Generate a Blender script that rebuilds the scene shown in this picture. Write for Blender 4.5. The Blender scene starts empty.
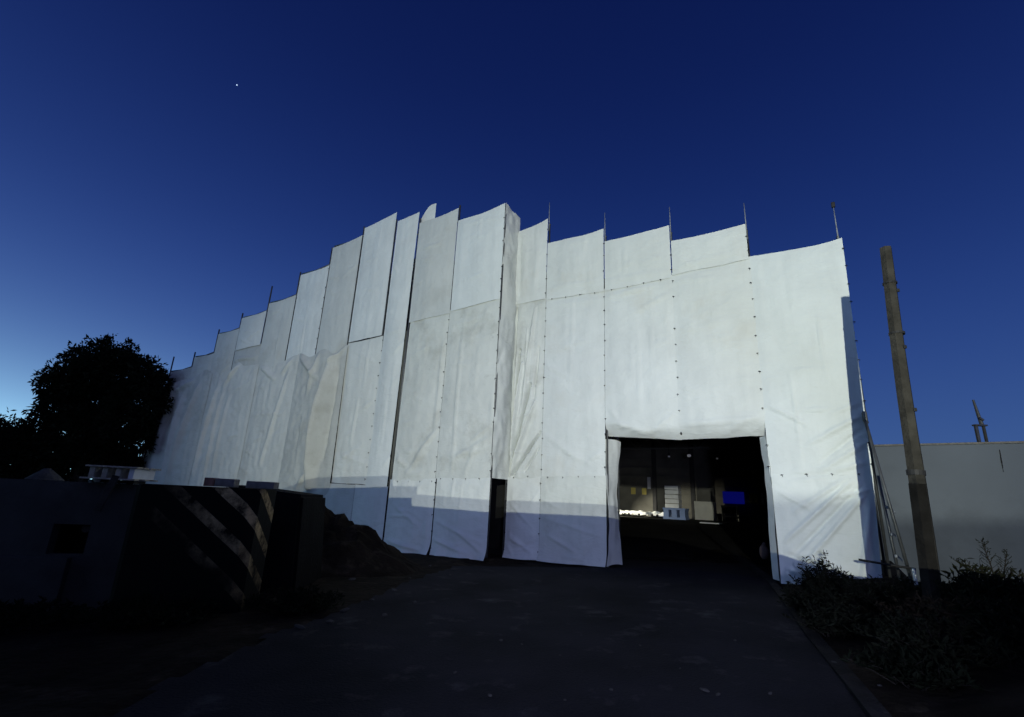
import bpy, bmesh, math, random
from mathutils import Vector, Matrix, noise
R = math.radians
S = bpy.context.scene
COL = S.collection
random.seed(7)

# ------------------------------------------------------------------ camera
CAM_H, FPX, PITCH, ROLL = 1.6, 490.7, 0.27799, 0.04681
cd = bpy.data.cameras.new('camera'); cam = bpy.data.objects.new('camera', cd); COL.objects.link(cam)
cd.sensor_width = 36; cd.lens = FPX * 36 / 1024; cd.clip_end = 20000; cd.clip_start = 0.05
c_, s_, cp, sp = math.cos(ROLL), math.sin(ROLL), math.cos(PITCH), math.sin(PITCH)
right = Vector((c_, -s_*sp, s_*cp)); up = Vector((-s_, -c_*sp, c_*cp)); fwd = Vector((0, cp, sp))
cam.matrix_world = Matrix(((right.x, up.x, -fwd.x, 0), (right.y, up.y, -fwd.y, 0), (right.z, up.z, -fwd.z, CAM_H), (0, 0, 0, 1)))
S.camera = cam

# ------------------------------------------------------------------ sky (dusk), lamps, exposure
SKY_BASE = [(0.0, (0.058, 0.128, 0.305)), (0.22, (0.025, 0.066, 0.255)), (0.45, (0.009, 0.028, 0.152)), (0.7, (0.0035, 0.011, 0.082)), (1.0, (0.002, 0.006, 0.048))]
# colour, scale height (sine of elevation), azimuth of the centre, sharpness
GLOWS = [((1.45, 2.75, 2.50), 0.070, -95, 3.8), ((0.085, 0.165, 0.54), 0.175, -100, 2.2), ((0.30, 0.32, 0.52), 0.45, 178, 6.0)]
w = bpy.data.worlds.new('World'); S.world = w; w.use_nodes = True
nt = w.node_tree; nt.nodes.clear()
out = nt.nodes.new('ShaderNodeOutputWorld'); bg = nt.nodes.new('ShaderNodeBackground')
# clear dusk sky: deep blue overhead, paler to the horizon, cyan afterglow round the set sun (left and behind)
def wm(op, *a):
    n = nt.nodes.new('ShaderNodeMath'); n.operation = op
    for i, q in enumerate(a):
        if isinstance(q, (int, float)): n.inputs[i].default_value = q
        else: nt.links.new(q, n.inputs[i])
    return n.outputs[0]
tcw = nt.nodes.new('ShaderNodeTexCoord'); sxw = nt.nodes.new('ShaderNodeSeparateXYZ'); nt.links.new(tcw.outputs['Generated'], sxw.inputs[0])
el = wm('MAXIMUM', sxw.outputs[2], 0.0)
def wramp(fac, stops):
    r = nt.nodes.new('ShaderNodeValToRGB'); r.color_ramp.interpolation = 'B_SPLINE'
    while len(r.color_ramp.elements) < len(stops): r.color_ramp.elements.new(0.5)
    for e_, (q, c) in zip(r.color_ramp.elements, stops): e_.position = q; e_.color = (*c, 1)
    nt.links.new(fac, r.inputs[0]); return r.outputs[0]
base = wramp(el, SKY_BASE)
hl = wm('SQRT', wm('MAXIMUM', wm('SUBTRACT', 1.0, wm('MULTIPLY', sxw.outputs[2], sxw.outputs[2])), 1e-4))
def glow(col, scale, az, pw):
    az = R(az)
    ca = wm('DIVIDE', wm('ADD', wm('MULTIPLY', sxw.outputs[0], math.sin(az)), wm('MULTIPLY', sxw.outputs[1], math.cos(az))), hl)
    azf = wm('POWER', wm('MAXIMUM', wm('MULTIPLY', wm('ADD', ca, 1.0), 0.5), 0.0), pw)
    g_ = wm('MULTIPLY', azf, wm('POWER', 2.718, wm('MULTIPLY', el, -1.0/scale)))
    m_ = nt.nodes.new('ShaderNodeVectorMath'); m_.operation = 'SCALE'; m_.inputs[0].default_value = col; nt.links.new(g_, m_.inputs['Scale']); return m_.outputs[0]
tot = base
for gl in GLOWS:
    ad = nt.nodes.new('ShaderNodeVectorMath'); ad.operation = 'ADD'; nt.links.new(tot, ad.inputs[0]); nt.links.new(glow(*gl), ad.inputs[1]); tot = ad.outputs[0]
nt.links.new(tot, bg.inputs[0]); bg.inputs[1].default_value = 1.0; nt.links.new(bg.outputs[0], out.inputs[0])

# the work lamp on the road behind the photographer: two heads close together
LAMP = Vector((-1.3, -8.6, 3.5))
def spot(name, loc, target, power, half, blend, size, col):
    d = bpy.data.lights.new(name, 'SPOT'); d.energy = power; d.color = col
    d.spot_size = 2*half; d.spot_blend = blend; d.shadow_soft_size = size
    o = bpy.data.objects.new(name, d); COL.objects.link(o); o.location = loc
    o.rotation_euler = (Vector(target) - Vector(loc)).to_track_quat('-Z', 'Y').to_euler()
    return o
spot('work_lamp', LAMP, (1.7, 13, 4.8), 6500, R(33.5), 0.50, 0.006, (0.97, 1.0, 0.83))
spot('work_lamp', LAMP - Vector((0.04, 0, 0.10)), (1.7, 13, 4.8), 5500, R(33.5), 0.50, 0.006, (0.97, 1.0, 0.85))
# an added weak cool fill light, which brightens the shaded foot of the sheets
spot('foot_fill', (0.8, -2.6, 1.7), (1.9, 13, 1.0), 1450, R(25), 0.75, 0.15, (0.56, 0.62, 1.0))

vs = S.view_settings; vs.view_transform = 'Standard'; vs.look = 'None'; vs.exposure = 0; vs.gamma = 1
vs.use_curve_mapping = False

# ------------------------------------------------------------------ helpers
T = Vector((math.cos(0.5592), -math.sin(0.5592), 0))       # along the wrapped wall, to the right
N = Vector((-math.sin(0.5592), -math.cos(0.5592), 0))      # out of the wall, to the viewer's side
D = 11.3
def wall(s, z, off=0.0):                                    # a point of the wrapped wall
    return T*s - N*(D - off) + Vector((0, 0, z))
def at(u, v, Y):                                            # the point seen at (u, v) in the survey photo, Y metres ahead
    x, y = (u-512)/FPX, -(v-358.5)/FPX
    d = right*x + up*y + fwd
    return Vector((0, 0, CAM_H)) + d*(Y/d.y)
def sm(a, b, x):
    t = max(0, min(1, (x-a)/(b-a))); return t*t*(3-2*t)
def gz(x, y):                                               # the ground rises gently to the building and to the right
    x = max(-16, min(14, x)); y = max(-10, min(20, y))
    return 0.018*(y-4) + 0.0325*min(x, 6.5)*sm(-10, 6, y) - 0.5*sm(6.6, 9.5, x)*sm(1, 7, y)

def mat(name, base, rough=0.7, metal=0.0, var=0.0, scale=3.0, bump=0.0, bscale=30.0, second=None, sscale=1.0, lo=0.45, hi=0.65, detail=6):
    m = bpy.data.materials.new(name); m.use_nodes = True
    t = m.node_tree; b = t.nodes['Principled BSDF']
    b.inputs['Roughness'].default_value = rough; b.inputs['Metallic'].default_value = metal
    b.inputs['Specular IOR Level'].default_value = 0.3 if max(base) > 0.09 else 0.06
    tc = t.nodes.new('ShaderNodeTexCoord')
    n1 = t.nodes.new('ShaderNodeTexNoise'); n1.inputs['Scale'].default_value = scale; n1.inputs['Detail'].default_value = detail
    t.links.new(tc.outputs['Object'], n1.inputs['Vector'])
    mr = t.nodes.new('ShaderNodeMapRange'); mr.inputs[1].default_value = 0.3; mr.inputs[2].default_value = 0.7
    mr.inputs[3].default_value = 1-var; mr.inputs[4].default_value = 1+var
    t.links.new(n1.outputs[0], mr.inputs[0])
    hv = t.nodes.new('ShaderNodeHueSaturation'); hv.inputs['Color'].default_value = (*base, 1)
    t.links.new(mr.outputs[0], hv.inputs['Value'])
    src = hv.outputs[0]
    if second:
        n2 = t.nodes.new('ShaderNodeTexNoise'); n2.inputs['Scale'].default_value = sscale; n2.inputs['Detail'].default_value = 8
        n2.inputs['Roughness'].default_value = 0.65
        t.links.new(tc.outputs['Object'], n2.inputs['Vector'])
        m2 = t.nodes.new('ShaderNodeMapRange'); m2.inputs[1].default_value = lo; m2.inputs[2].default_value = hi
        t.links.new(n2.outputs[0], m2.inputs[0])
        mx = t.nodes.new('ShaderNodeMix'); mx.data_type = 'RGBA'
        t.links.new(m2.outputs[0], mx.inputs[0]); t.links.new(src, mx.inputs[6]); mx.inputs[7].default_value = (*second, 1)
        src = mx.outputs[2]
    t.links.new(src, b.inputs['Base Color'])
    if bump:
        n3 = t.nodes.new('ShaderNodeTexNoise'); n3.inputs['Scale'].default_value = bscale; n3.inputs['Detail'].default_value = 8
        t.links.new(tc.outputs['Object'], n3.inputs['Vector'])
        bp = t.nodes.new('ShaderNodeBump'); bp.inputs['Strength'].default_value = bump; bp.inputs['Distance'].default_value = 0.05
        t.links.new(n3.outputs[0], bp.inputs['Height']); t.links.new(bp.outputs[0], b.inputs['Normal'])
    return m
def emit(name, col, st):
    m = bpy.data.materials.new(name); m.use_nodes = True
    b = m.node_tree.nodes['Principled BSDF']; b.inputs['Base Color'].default_value = (*col, 1)
    b.inputs['Emission Color'].default_value = (*col, 1); b.inputs['Emission Strength'].default_value = st
    return m

def obj(name, bm, m, parent=None, smooth=False):
    me = bpy.data.meshes.new(name); bm.normal_update(); bm.to_mesh(me); bm.free()
    me.materials.append(m)
    if smooth: me.polygons.foreach_set('use_smooth', [True]*len(me.polygons))
    o = bpy.data.objects.new(name, me); COL.objects.link(o)
    if parent: o.parent = parent
    return o
def tag(o, label, cat, group=None):
    o['label'] = label; o['category'] = cat
    if group: o['group'] = group
    return o
def struct(o, label, kind='structure'):
    o['kind'] = kind; o['label'] = label; return o
def thing(name, label, cat, loc=(0, 0, 0), rz=0, group=None):
    o = bpy.data.objects.new(name, None); COL.objects.link(o); o.location = loc; o.rotation_euler = (0, 0, rz)
    o.empty_display_size = 0.2
    return tag(o, label, cat, group)
def box(bm, c, d, rot=None, bev=0.0):
    r = bmesh.ops.create_cube(bm, size=1.0); v = r['verts']
    bmesh.ops.scale(bm, vec=d, verts=v)
    if bev:
        e = list({e for q in v for e in q.link_edges})
        r2 = bmesh.ops.bevel(bm, geom=e, offset=bev, segments=2, affect='EDGES', profile=0.6)
        v = list({q for f in r2['faces'] for q in f.verts} | {q for q in v if q.is_valid})
    if rot: bmesh.ops.rotate(bm, cent=(0, 0, 0), matrix=rot, verts=v)
    bmesh.ops.translate(bm, vec=c, verts=v)
    return v
def tube(bm, pts, rad, seg=8, caps=True):
    pts = [Vector(p) for p in pts]; rings = []
    if not isinstance(rad, (list, tuple)): rad = [rad]*len(pts)
    for i, p in enumerate(pts):
        d = (pts[min(i+1, len(pts)-1)] - pts[max(i-1, 0)]).normalized()
        a = d.orthogonal().normalized() if i == 0 else (a - d*a.dot(d)).normalized()
        b = d.cross(a)
        rings.append([bm.verts.new(p + (a*math.cos(2*math.pi*k/seg) + b*math.sin(2*math.pi*k/seg))*rad[i]) for k in range(seg)])
    for i in range(len(rings)-1):
        for k in range(seg):
            bm.faces.new((rings[i][k], rings[i][(k+1) % seg], rings[i+1][(k+1) % seg], rings[i+1][k]))
    if caps:
        bm.faces.new(rings[0][::-1]); bm.faces.new(rings[-1])
RW = Matrix((T, -N, Vector((0, 0, 1)))).transposed()        # box axes turned to the wall: x along, y inward, z up
def wbox(bm, s0, s1, o0, o1, z0, z1, bev=0):
    return box(bm, wall((s0+s1)/2, (z0+z1)/2, (o0+o1)/2), (abs(s1-s0), abs(o1-o0), z1-z0), RW, bev)

# ------------------------------------------------------------------ materials
def tarp_mat(name, base, dirt, lo, hi, dscale=0.7):
    m = tarp_base(name, base, dirt, lo, hi, dscale); t = m.node_tree; b = t.nodes['Principled BSDF']
    tc = t.nodes.new('ShaderNodeTexCoord'); prev = b.inputs['Normal'].links[0].from_socket
    for sc, rz, st in ((0.9, 0.5, 0.16), (2.3, -0.7, 0.10)):
        mp = t.nodes.new('ShaderNodeMapping'); mp.inputs['Rotation'].default_value = (rz, 0.3, 0.56); mp.inputs['Scale'].default_value = (1.0, 1.0, 2.2)
        t.links.new(tc.outputs['Object'], mp.inputs[0])
        n = t.nodes.new('ShaderNodeTexNoise'); n.inputs['Scale'].default_value = sc; n.inputs['Detail'].default_value = 3; n.inputs['Distortion'].default_value = 0.6
        t.links.new(mp.outputs[0], n.inputs['Vector'])
        a = t.nodes.new('ShaderNodeMath'); a.operation = 'SUBTRACT'; t.links.new(n.outputs[0], a.inputs[0]); a.inputs[1].default_value = 0.5
        c = t.nodes.new('ShaderNodeMath'); c.operation = 'ABSOLUTE'; t.links.new(a.outputs[0], c.inputs[0])
        r = t.nodes.new('ShaderNodeMapRange'); r.inputs[1].default_value = 0.0; r.inputs[2].default_value = 0.07; r.interpolation_type = 'SMOOTHSTEP'; t.links.new(c.outputs[0], r.inputs[0])
        bp = t.nodes.new('ShaderNodeBump'); bp.inputs['Strength'].default_value = st; bp.inputs['Distance'].default_value = 0.02; bp.invert = True
        t.links.new(r.outputs[0], bp.inputs['Height']); t.links.new(prev, bp.inputs['Normal']); prev = bp.outputs[0]
    t.links.new(prev, b.inputs['Normal'])
    mp = t.nodes.new('ShaderNodeMapping'); mp.inputs['Scale'].default_value = (2.6, 2.6, 0.35); t.links.new(tc.outputs['Object'], mp.inputs[0])
    n = t.nodes.new('ShaderNodeTexNoise'); n.inputs['Scale'].default_value = 1.0; n.inputs['Detail'].default_value = 7; n.inputs['Roughness'].default_value = 0.7; t.links.new(mp.outputs[0], n.inputs['Vector'])
    n2 = t.nodes.new('ShaderNodeTexNoise'); n2.inputs['Scale'].default_value = 3.0; n2.inputs['Detail'].default_value = 9; n2.inputs['Roughness'].default_value = 0.75; t.links.new(tc.outputs['Object'], n2.inputs['Vector'])
    r1 = t.nodes.new('ShaderNodeMapRange'); r1.inputs[1].default_value = 0.50; r1.inputs[2].default_value = 0.74; r1.inputs[3].default_value = 1.0; r1.inputs[4].default_value = 0.92; t.links.new(n.outputs[0], r1.inputs[0])
    r2 = t.nodes.new('ShaderNodeMapRange'); r2.inputs[1].default_value = 0.60; r2.inputs[2].default_value = 0.78; r2.inputs[3].default_value = 1.0; r2.inputs[4].default_value = 0.72 if 'soiled' in name or 'old' in name else 0.88; t.links.new(n2.outputs[0], r2.inputs[0])
    mu = t.nodes.new('ShaderNodeMath'); mu.operation = 'MULTIPLY'; t.links.new(r1.outputs[0], mu.inputs[0]); t.links.new(r2.outputs[0], mu.inputs[1])
    hv = t.nodes.new('ShaderNodeHueSaturation'); t.links.new(mu.outputs[0], hv.inputs['Value']); t.links.new(b.inputs['Base Color'].links[0].from_socket, hv.inputs['Color']); t.links.new(hv.outputs[0], b.inputs['Base Color'])
    return m
def tarp_base(name, base, dirt, lo, hi, dscale):
    return mat(name, base, rough=0.62, var=0.05, scale=1.3, bump=0.22, bscale=6.0, second=dirt, sscale=dscale, lo=lo, hi=hi)
M_WHITE = tarp_mat('tarp_white', (0.67, 0.705, 0.695), (0.60, 0.60, 0.55), 0.56, 0.85)
M_GREY = tarp_mat('tarp_grey', (0.58, 0.61, 0.60), (0.46, 0.46, 0.42), 0.52, 0.85)
M_BEIGE = tarp_mat('tarp_soiled', (0.62, 0.65, 0.625), (0.43, 0.44, 0.40), 0.52, 0.80, 1.1)
M_OLD = tarp_mat('tarp_old', (0.50, 0.525, 0.515), (0.38, 0.39, 0.37), 0.50, 0.78, 0.9)
M_COOL = tarp_mat('tarp_cool', (0.68, 0.725, 0.73), (0.62, 0.64, 0.63), 0.6, 0.9)
M_TIE = mat('dark_cord', (0.02, 0.02, 0.025), 0.8)
M_PIPE = mat('galvanised_pipe', (0.12, 0.125, 0.13), 0.5, 0.6, var=0.2, scale=9)
M_MAST = mat('pale_pipe', (0.22, 0.24, 0.27), 0.5, 0.2, var=0.2, scale=9)
M_CLAD = mat('dark_cladding', (0.016, 0.016, 0.016), 0.8, var=0.25, scale=1.5, bump=0.2)
M_INNER = mat('inner_cladding', (0.10, 0.097, 0.085), 0.8, var=0.3, scale=0.9, bump=0.2)
M_STEEL = mat('dark_steel', (0.04, 0.04, 0.042), 0.6, 0.3, var=0.2)
M_CONC = mat('concrete', (0.062, 0.062, 0.062), 0.9, var=0.22, scale=2.0, bump=0.35, bscale=22, second=(0.04, 0.04, 0.04), sscale=1.3, lo=0.5, hi=0.75)
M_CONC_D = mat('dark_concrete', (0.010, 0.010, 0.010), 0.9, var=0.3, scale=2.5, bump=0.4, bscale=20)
M_GWALL = mat('painted_wall', (0.170, 0.198, 0.238), 0.85, var=0.08, scale=0.6, bump=0.1, second=(0.12, 0.138, 0.165), sscale=0.5, lo=0.55, hi=0.8)
M_WOOD = mat('weathered_wood', (0.042, 0.040, 0.036), 0.85, var=0.35, scale=6, bump=0.4, bscale=25)
M_PALEWOOD = mat('pale_wood', (0.45, 0.41, 0.33), 0.8, var=0.3, scale=7, bump=0.3, bscale=30)
M_BRICK = mat('grey_block', (0.22, 0.21, 0.20), 0.9, var=0.2, scale=10, bump=0.3, bscale=50)
M_REDBRICK = mat('reddish_block', (0.30, 0.17, 0.13), 0.9, var=0.25, scale=10, bump=0.3, bscale=50)
M_LEAF = mat('dark_leaf', (0.010, 0.013, 0.007), 0.8, var=0.5, scale=2)
M_WEED = mat('weed_leaf', (0.016, 0.018, 0.010), 0.8, var=0.5, scale=4)
M_BARK = mat('bark', (0.03, 0.026, 0.022), 0.95, var=0.4, scale=6, bump=0.6, bscale=20)
M_STONE = mat('stone', (0.075, 0.073, 0.07), 0.9, var=0.3, scale=8, bump=0.4, bscale=30)
M_SOIL = mat('soil', (0.016, 0.0125, 0.009), 0.95, var=0.5, scale=2.5, bump=0.9, bscale=9, second=(0.06, 0.048, 0.036), sscale=2.2, lo=0.55, hi=0.75)
M_WHITEP = mat('white_plastic', (0.72, 0.74, 0.76), 0.5, var=0.06, scale=5)

# asphalt: worn, with pale sandy patches and hairline cracks
M_ROAD = mat('asphalt', (0.020, 0.020, 0.025), 0.88, var=0.35, scale=0.9, bump=0.6, bscale=40, second=(0.075, 0.075, 0.08), sscale=1.9, lo=0.57, hi=0.76)
def stripes_mat():
    m = bpy.data.materials.new('hazard_paint'); m.use_nodes = True
    t = m.node_tree; b = t.nodes['Principled BSDF']; b.inputs['Roughness'].default_value = 0.75; b.inputs['Specular IOR Level'].default_value = 0.08
    tc = t.nodes.new('ShaderNodeTexCoord'); sx = t.nodes.new('ShaderNodeSeparateXYZ'); t.links.new(tc.outputs['Object'], sx.inputs[0])
    def mth(op, a, bb=None):
        n = t.nodes.new('ShaderNodeMath'); n.operation = op
        for i, q in enumerate((a, bb)):
            if q is None: continue
            if hasattr(q, 'default_value') or hasattr(q, 'is_linked'): t.links.new(q, n.inputs[i])
            else: n.inputs[i].default_value = q
        return n.outputs[0]
    yy = mth('MULTIPLY', sx.outputs[1], 0.74)
    d = mth('ADD', mth('MULTIPLY', sx.outputs[0], 0.74), sx.outputs[2])
    d = mth('ADD', d, yy)
    fr = mth('FRACT', mth('DIVIDE', mth('ADD', d, 10.30), 0.50))
    st = mth('LESS_THAN', fr, 0.37)
    n = t.nodes.new('ShaderNodeTexNoise'); n.inputs['Scale'].default_value = 5; n.inputs['Detail'].default_value = 9; n.inputs['Roughness'].default_value = 0.7
    t.links.new(tc.outputs['Object'], n.inputs['Vector'])
    wear = t.nodes.new('ShaderNodeMapRange'); wear.inputs[1].default_value = 0.38; wear.inputs[2].default_value = 0.62; t.links.new(n.outputs[0], wear.inputs[0])
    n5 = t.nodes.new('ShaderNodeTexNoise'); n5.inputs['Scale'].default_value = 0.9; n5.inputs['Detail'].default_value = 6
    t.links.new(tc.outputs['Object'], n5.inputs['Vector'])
    fade_and_wear = t.nodes.new('ShaderNodeMapRange'); fade_and_wear.inputs[1].default_value = 0.16; fade_and_wear.inputs[2].default_value = 0.80  # dims stripes leftward as painted light falloff, with foot dirt and blotchy wear
    t.links.new(mth('ADD', mth('MULTIPLY', sx.outputs[0], 0.55), mth('ADD', mth('MULTIPLY', mth('SUBTRACT', sx.outputs[2], 0.45), 0.55), mth('MULTIPLY', mth('SUBTRACT', n5.outputs[0], 0.5), 1.6))), fade_and_wear.inputs[0])
    k = mth('MULTIPLY', mth('MULTIPLY', st, wear.outputs[0]), fade_and_wear.outputs[0])
    mx = t.nodes.new('ShaderNodeMix'); mx.data_type = 'RGBA'
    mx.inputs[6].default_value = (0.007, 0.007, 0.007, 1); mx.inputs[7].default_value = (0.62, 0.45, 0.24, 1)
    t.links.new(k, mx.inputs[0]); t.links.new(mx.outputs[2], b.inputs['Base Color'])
    bp = t.nodes.new('ShaderNodeBump'); bp.inputs['Strength'].default_value = 0.4; bp.inputs['Distance'].default_value = 0.03
    t.links.new(n.outputs[0], bp.inputs['Height']); t.links.new(bp.outputs[0], b.inputs['Normal'])
    return m
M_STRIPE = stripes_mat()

# ------------------------------------------------------------------ ground, road, kerb
def axis(lo, hi, fine_lo, fine_hi, step):
    a = [lo]
    x = lo
    while x < hi:
        x += step if fine_lo <= x < fine_hi else (step*6 if fine_lo-20 < x < fine_hi+20 else 120)
        if a[-1] < fine_lo < x: x = fine_lo
        a.append(min(x, hi))
    return a
def sheet_ground(name, xs, ys, zf, keep, m):
    bm = bmesh.new(); g = {}
    for i, x in enumerate(xs):
        for j, y in enumerate(ys): g[i, j] = bm.verts.new((x, y, zf(x, y)))
    for i in range(len(xs)-1):
        for j in range(len(ys)-1):
            if keep((xs[i]+xs[i+1])/2, (ys[j]+ys[j+1])/2): bm.faces.new((g[i, j], g[i+1, j], g[i+1, j+1], g[i, j+1]))
    bmesh.ops.delete(bm, geom=[v for v in bm.verts if not v.link_faces], context='VERTS')
    return obj(name, bm, m, smooth=True)
def verge(x, y): return sm(0.0, 2.2, (x - 3.0 - 0.39*(y-5)))*sm(14, 9, x - 0.2*y) if y < 11 else 0
def soil_z(x, y):
    z = gz(x, y)
    k = sm(14, 6, abs(x)) * sm(16, 11, y)*sm(0, 3, y+1)
    z += 0.05*noise.noise((x*0.9, y*0.9, 3.1))*k + 0.03*noise.noise((x*3, y*3, 1.7))*k
    z += 0.26*verge(x, y)
    return z
xs = axis(-3000, 3000, -10, 12, 0.25); ys = axis(-600, 4000, -2, 16, 0.25)
def road_in(x, y):
    e = 0.35*noise.noise((x*0.8, y*0.8, 5.5)) + 0.12*noise.noise((x*3, y*3, 8.5))
    l = -2.9 + 0.19*(y-4.5) + (0.10*max(0, y-8)**1.15) + e
    r = 3.2 + 0.39*(y-5) + 0.15*e
    return l < x < r
def soil_under(x, y):
    z = soil_z(x, y)
    return z
g = sheet_ground('ground', xs, ys, lambda x, y: soil_under(x, y) - (0.07 if road_in(x, y) and -8 < y < 13 else 0), lambda x, y: True, M_SOIL)
struct(g, 'dark bare soil and rough ground around the road')
fx = [-6 + 0.1*i for i in range(140)]; fy = [-8 + 0.1*i for i in range(198)]
def road_z(x, y): return gz(x, y) + 0.012 + 0.016*noise.noise((x*0.6, y*0.6, 9)) + 0.006*noise.noise((x*4, y*4, 2)) + 0.003*noise.noise((x*11, y*11, 4))
def before_wall(x, y): return Vector((x, y, 0)).dot(N) > -(D+0.6)
rd = sheet_ground('road', fx, fy, road_z, lambda x, y: road_in(x, y) and before_wall(x, y), M_ROAD)
struct(rd, 'worn dark asphalt drive leading into the doorway')

# floor of the hall: ramps up from the doorway to the back
bm = bmesh.new()
prof = [(0.25, 0.13), (-0.8, 0.24), (-6, 0.44), (-13, 0.72), (-22.4, 0.92)]
prev = None
for o, z in prof:
    pr = [bm.verts.new(wall(s, z + (0.008*(s+5) if o > -3 else 0), o)) for s in (-26, -14, -4.3, -0.8, 1.4)]
    if prev:
        for k in range(4): bm.faces.new((prev[k], prev[k+1], pr[k+1], pr[k]))
    prev = pr
fl = obj('floor', bm, mat('hall_floor', (0.03, 0.029, 0.027), 0.9, var=0.3, scale=0.8, bump=0.3))
struct(fl, 'dark concrete floor inside the hall')

# pale kerb strip along the right edge of the drive, into the doorway
bm = bmesh.new()
kp = [(2.9, 4.2, None), (3.2, 5.0, None), (3.75, 6.5, None), (4.35, 8.0, None), (4.95, 9.6, None), (5.35, 10.6, 0.31), (6.8, 16.3, 0.56), (9.0, 24.0, 0.83)]
prev = None
for i, (x, y, z) in enumerate(kp):
    zz = gz(x, y)+0.02 if z is None else z
    d = (Vector(kp[min(i+1, 7)][:2]) - Vector(kp[max(i-1, 0)][:2])).normalized(); pn = Vector((d.y, -d.x))*0.075
    q = [bm.verts.new((x-pn.x, y-pn.y, zz-0.08)), bm.verts.new((x-pn.x, y-pn.y, zz+0.012+0.02*noise.noise((x*2, y*2, 1)))), bm.verts.new((x+pn.x, y+pn.y, zz+0.012+0.02*noise.noise((x*2, y*2, 1)))), bm.verts.new((x+pn.x, y+pn.y, zz-0.08))]
    if prev:
        for k in range(3): bm.faces.new((prev[k], prev[k+1], q[k+1], q[k]))
    prev = q
kb = obj('kerb', bm, mat('kerb_concrete', (0.026, 0.025, 0.025), 0.9, var=0.4, scale=3, bump=0.5, bscale=20))
struct(kb, 'low pale concrete kerb along the right edge of the drive')

# ------------------------------------------------------------------ the wall behind the photographer (its stepped top shades the tarpaulin foot; tall ends added to darken the foreground)
def on_screen(s, z, off, Yc=-3.0):
    p = wall(s, z, off); k = (Yc-LAMP.y)/(p.y-LAMP.y); q = LAMP + (p-LAMP)*k
    return q
prof = [(-60, 3.4, .7), (-28.5, 2.6, .7), (-27, 0.9, .7), (-16.5, 1.0, .7), (-13.9, 1.62, .7), (-10.63, 1.76, .7), (-10.60, 1.47, .7), (-9.68, 1.49, .7), (-9.64, 1.28, .7), (-7.1, 1.25, .7), (-7.0, 1.26, 0), (-4.4, 1.29, 0), (-2.6, 1.30, 0), (-0.6, 0.75, 0), (0.2, 0.55, 0), (3, 0.5, 0), (6, 0.42, 0)]
bm = bmesh.new(); tp = [Vector((-20, -3, 6.5)), Vector((-5.2, -3, 6.5))]
for s, z, o in prof:
    q = on_screen(s, z, o); tp.append(q)
tp = [q for i, q in enumerate(tp) if i < 2 or q.x > -5.1] + [Vector((3.1, -3, 1.4)), Vector((3.15, -3, 6.5)), Vector((18, -3, 6.5))]
for i in range(len(tp)-1):
    a, b = tp[i], tp[i+1]
    v = [bm.verts.new(p) for p in ((a.x, -3.0, 0-0.3), (b.x, -3.0, -0.3), (b.x, -3.0, b.z), (a.x, -3.0, a.z))]
    f = bm.faces.new(v)
bmesh.ops.remove_doubles(bm, verts=bm.verts, dist=1e-4)
r = bmesh.ops.extrude_face_region(bm, geom=bm.faces[:])
bmesh.ops.translate(bm, vec=(0, -0.08, 0), verts=[q for q in r['geom'] if isinstance(q, bmesh.types.BMVert)])
bmesh.ops.recalc_face_normals(bm, faces=bm.faces)
tag(obj('site_hoarding', bm, M_CONC_D), 'dark stepped site hoarding behind the viewer, tall ends added to darken the foreground', 'hoarding')

bm = bmesh.new(); box(bm, (-0.75, -8.0, 3.249), (1.0, 0.012, 0.2)); 
bmesh.ops.translate(bm, vec=(0.5+0.75+LAMP.x+0.22*0.6/1.0-0.02, 0, 0), verts=bm.verts)  # unseen plate added to shade the lower tarpaulin right of the doorway
tag(obj('shade_plate', bm, M_STEEL), 'small dark plate added out of view to dim the lower right tarpaulin', 'shade plate')

# ------------------------------------------------------------------ the hall inside the wrapping
hall = thing('warehouse', 'dark gabled hall wrapped in white tarpaulins with an open truck doorway', 'building', wall(-12, 0.1, -1.2))
def hpart(name, bm, m, par=None, smooth=False):
    o = obj(name, bm, m, None, smooth); p = par or hall
    o.parent = p; o.matrix_parent_inverse = p.matrix_world.inverted(); return o
bpy.context.view_layer.update()
HB = -21.4
def eave(s): return 5.9 + 4.3*(1-abs(s+12.2)/13.0)
bm = bmesh.new()
def wpoly(bm, pts, o0, o1):
    a = [bm.verts.new(wall(s, z, o0)) for s, z in pts]; b = [bm.verts.new(wall(s, z, o1)) for s, z in pts]
    bm.faces.new(a); bm.faces.new(b[::-1])
    for i in range(len(pts)): bm.faces.new((a[i], b[i], b[(i+1) % len(pts)], a[(i+1) % len(pts)]))
wpoly(bm, [(-25.2, 0), (-7.25, 0), (-7.25, eave(-7.25)), (-12.2, eave(-12.2)), (-25.2, eave(-25.2))], -1.2, -1.35)
wpoly(bm, [(-7.25, 0), (-4.6, 0), (-4.6, eave(-4.6)), (-7.25, eave(-7.25))], -1.2, -1.35)
wpoly(bm, [(-4.6, 4.2), (-0.5, 4.2), (-0.5, eave(-0.5)), (-4.6, eave(-4.6))], -1.2, -1.35)
wpoly(bm, [(-0.5, 0), (0.75, 0), (0.75, eave(0.75)), (-0.5, eave(-0.5))], -1.2, -1.35)
bmesh.ops.recalc_face_normals(bm, faces=bm.faces)
hpart('front_wall', bm, M_CLAD)
bm = bmesh.new(); wbox(bm, 0.60, 0.75, -1.36, HB, 0, eave(0.6)-0.03); hpart('side_wall', bm, M_CLAD)
bm = bmesh.new(); wbox(bm, -25.2, -25.05, -1.36, HB, 0, eave(-25.2)-0.03); hpart('side_wall', bm, M_CLAD)
bm = bmesh.new()
wpoly(bm, [(-25.2, 0), (0.75, 0), (0.75, eave(0.75)), (-12.2, eave(-12.2)), (-25.2, eave(-25.2))], HB, HB-0.2)
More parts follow.
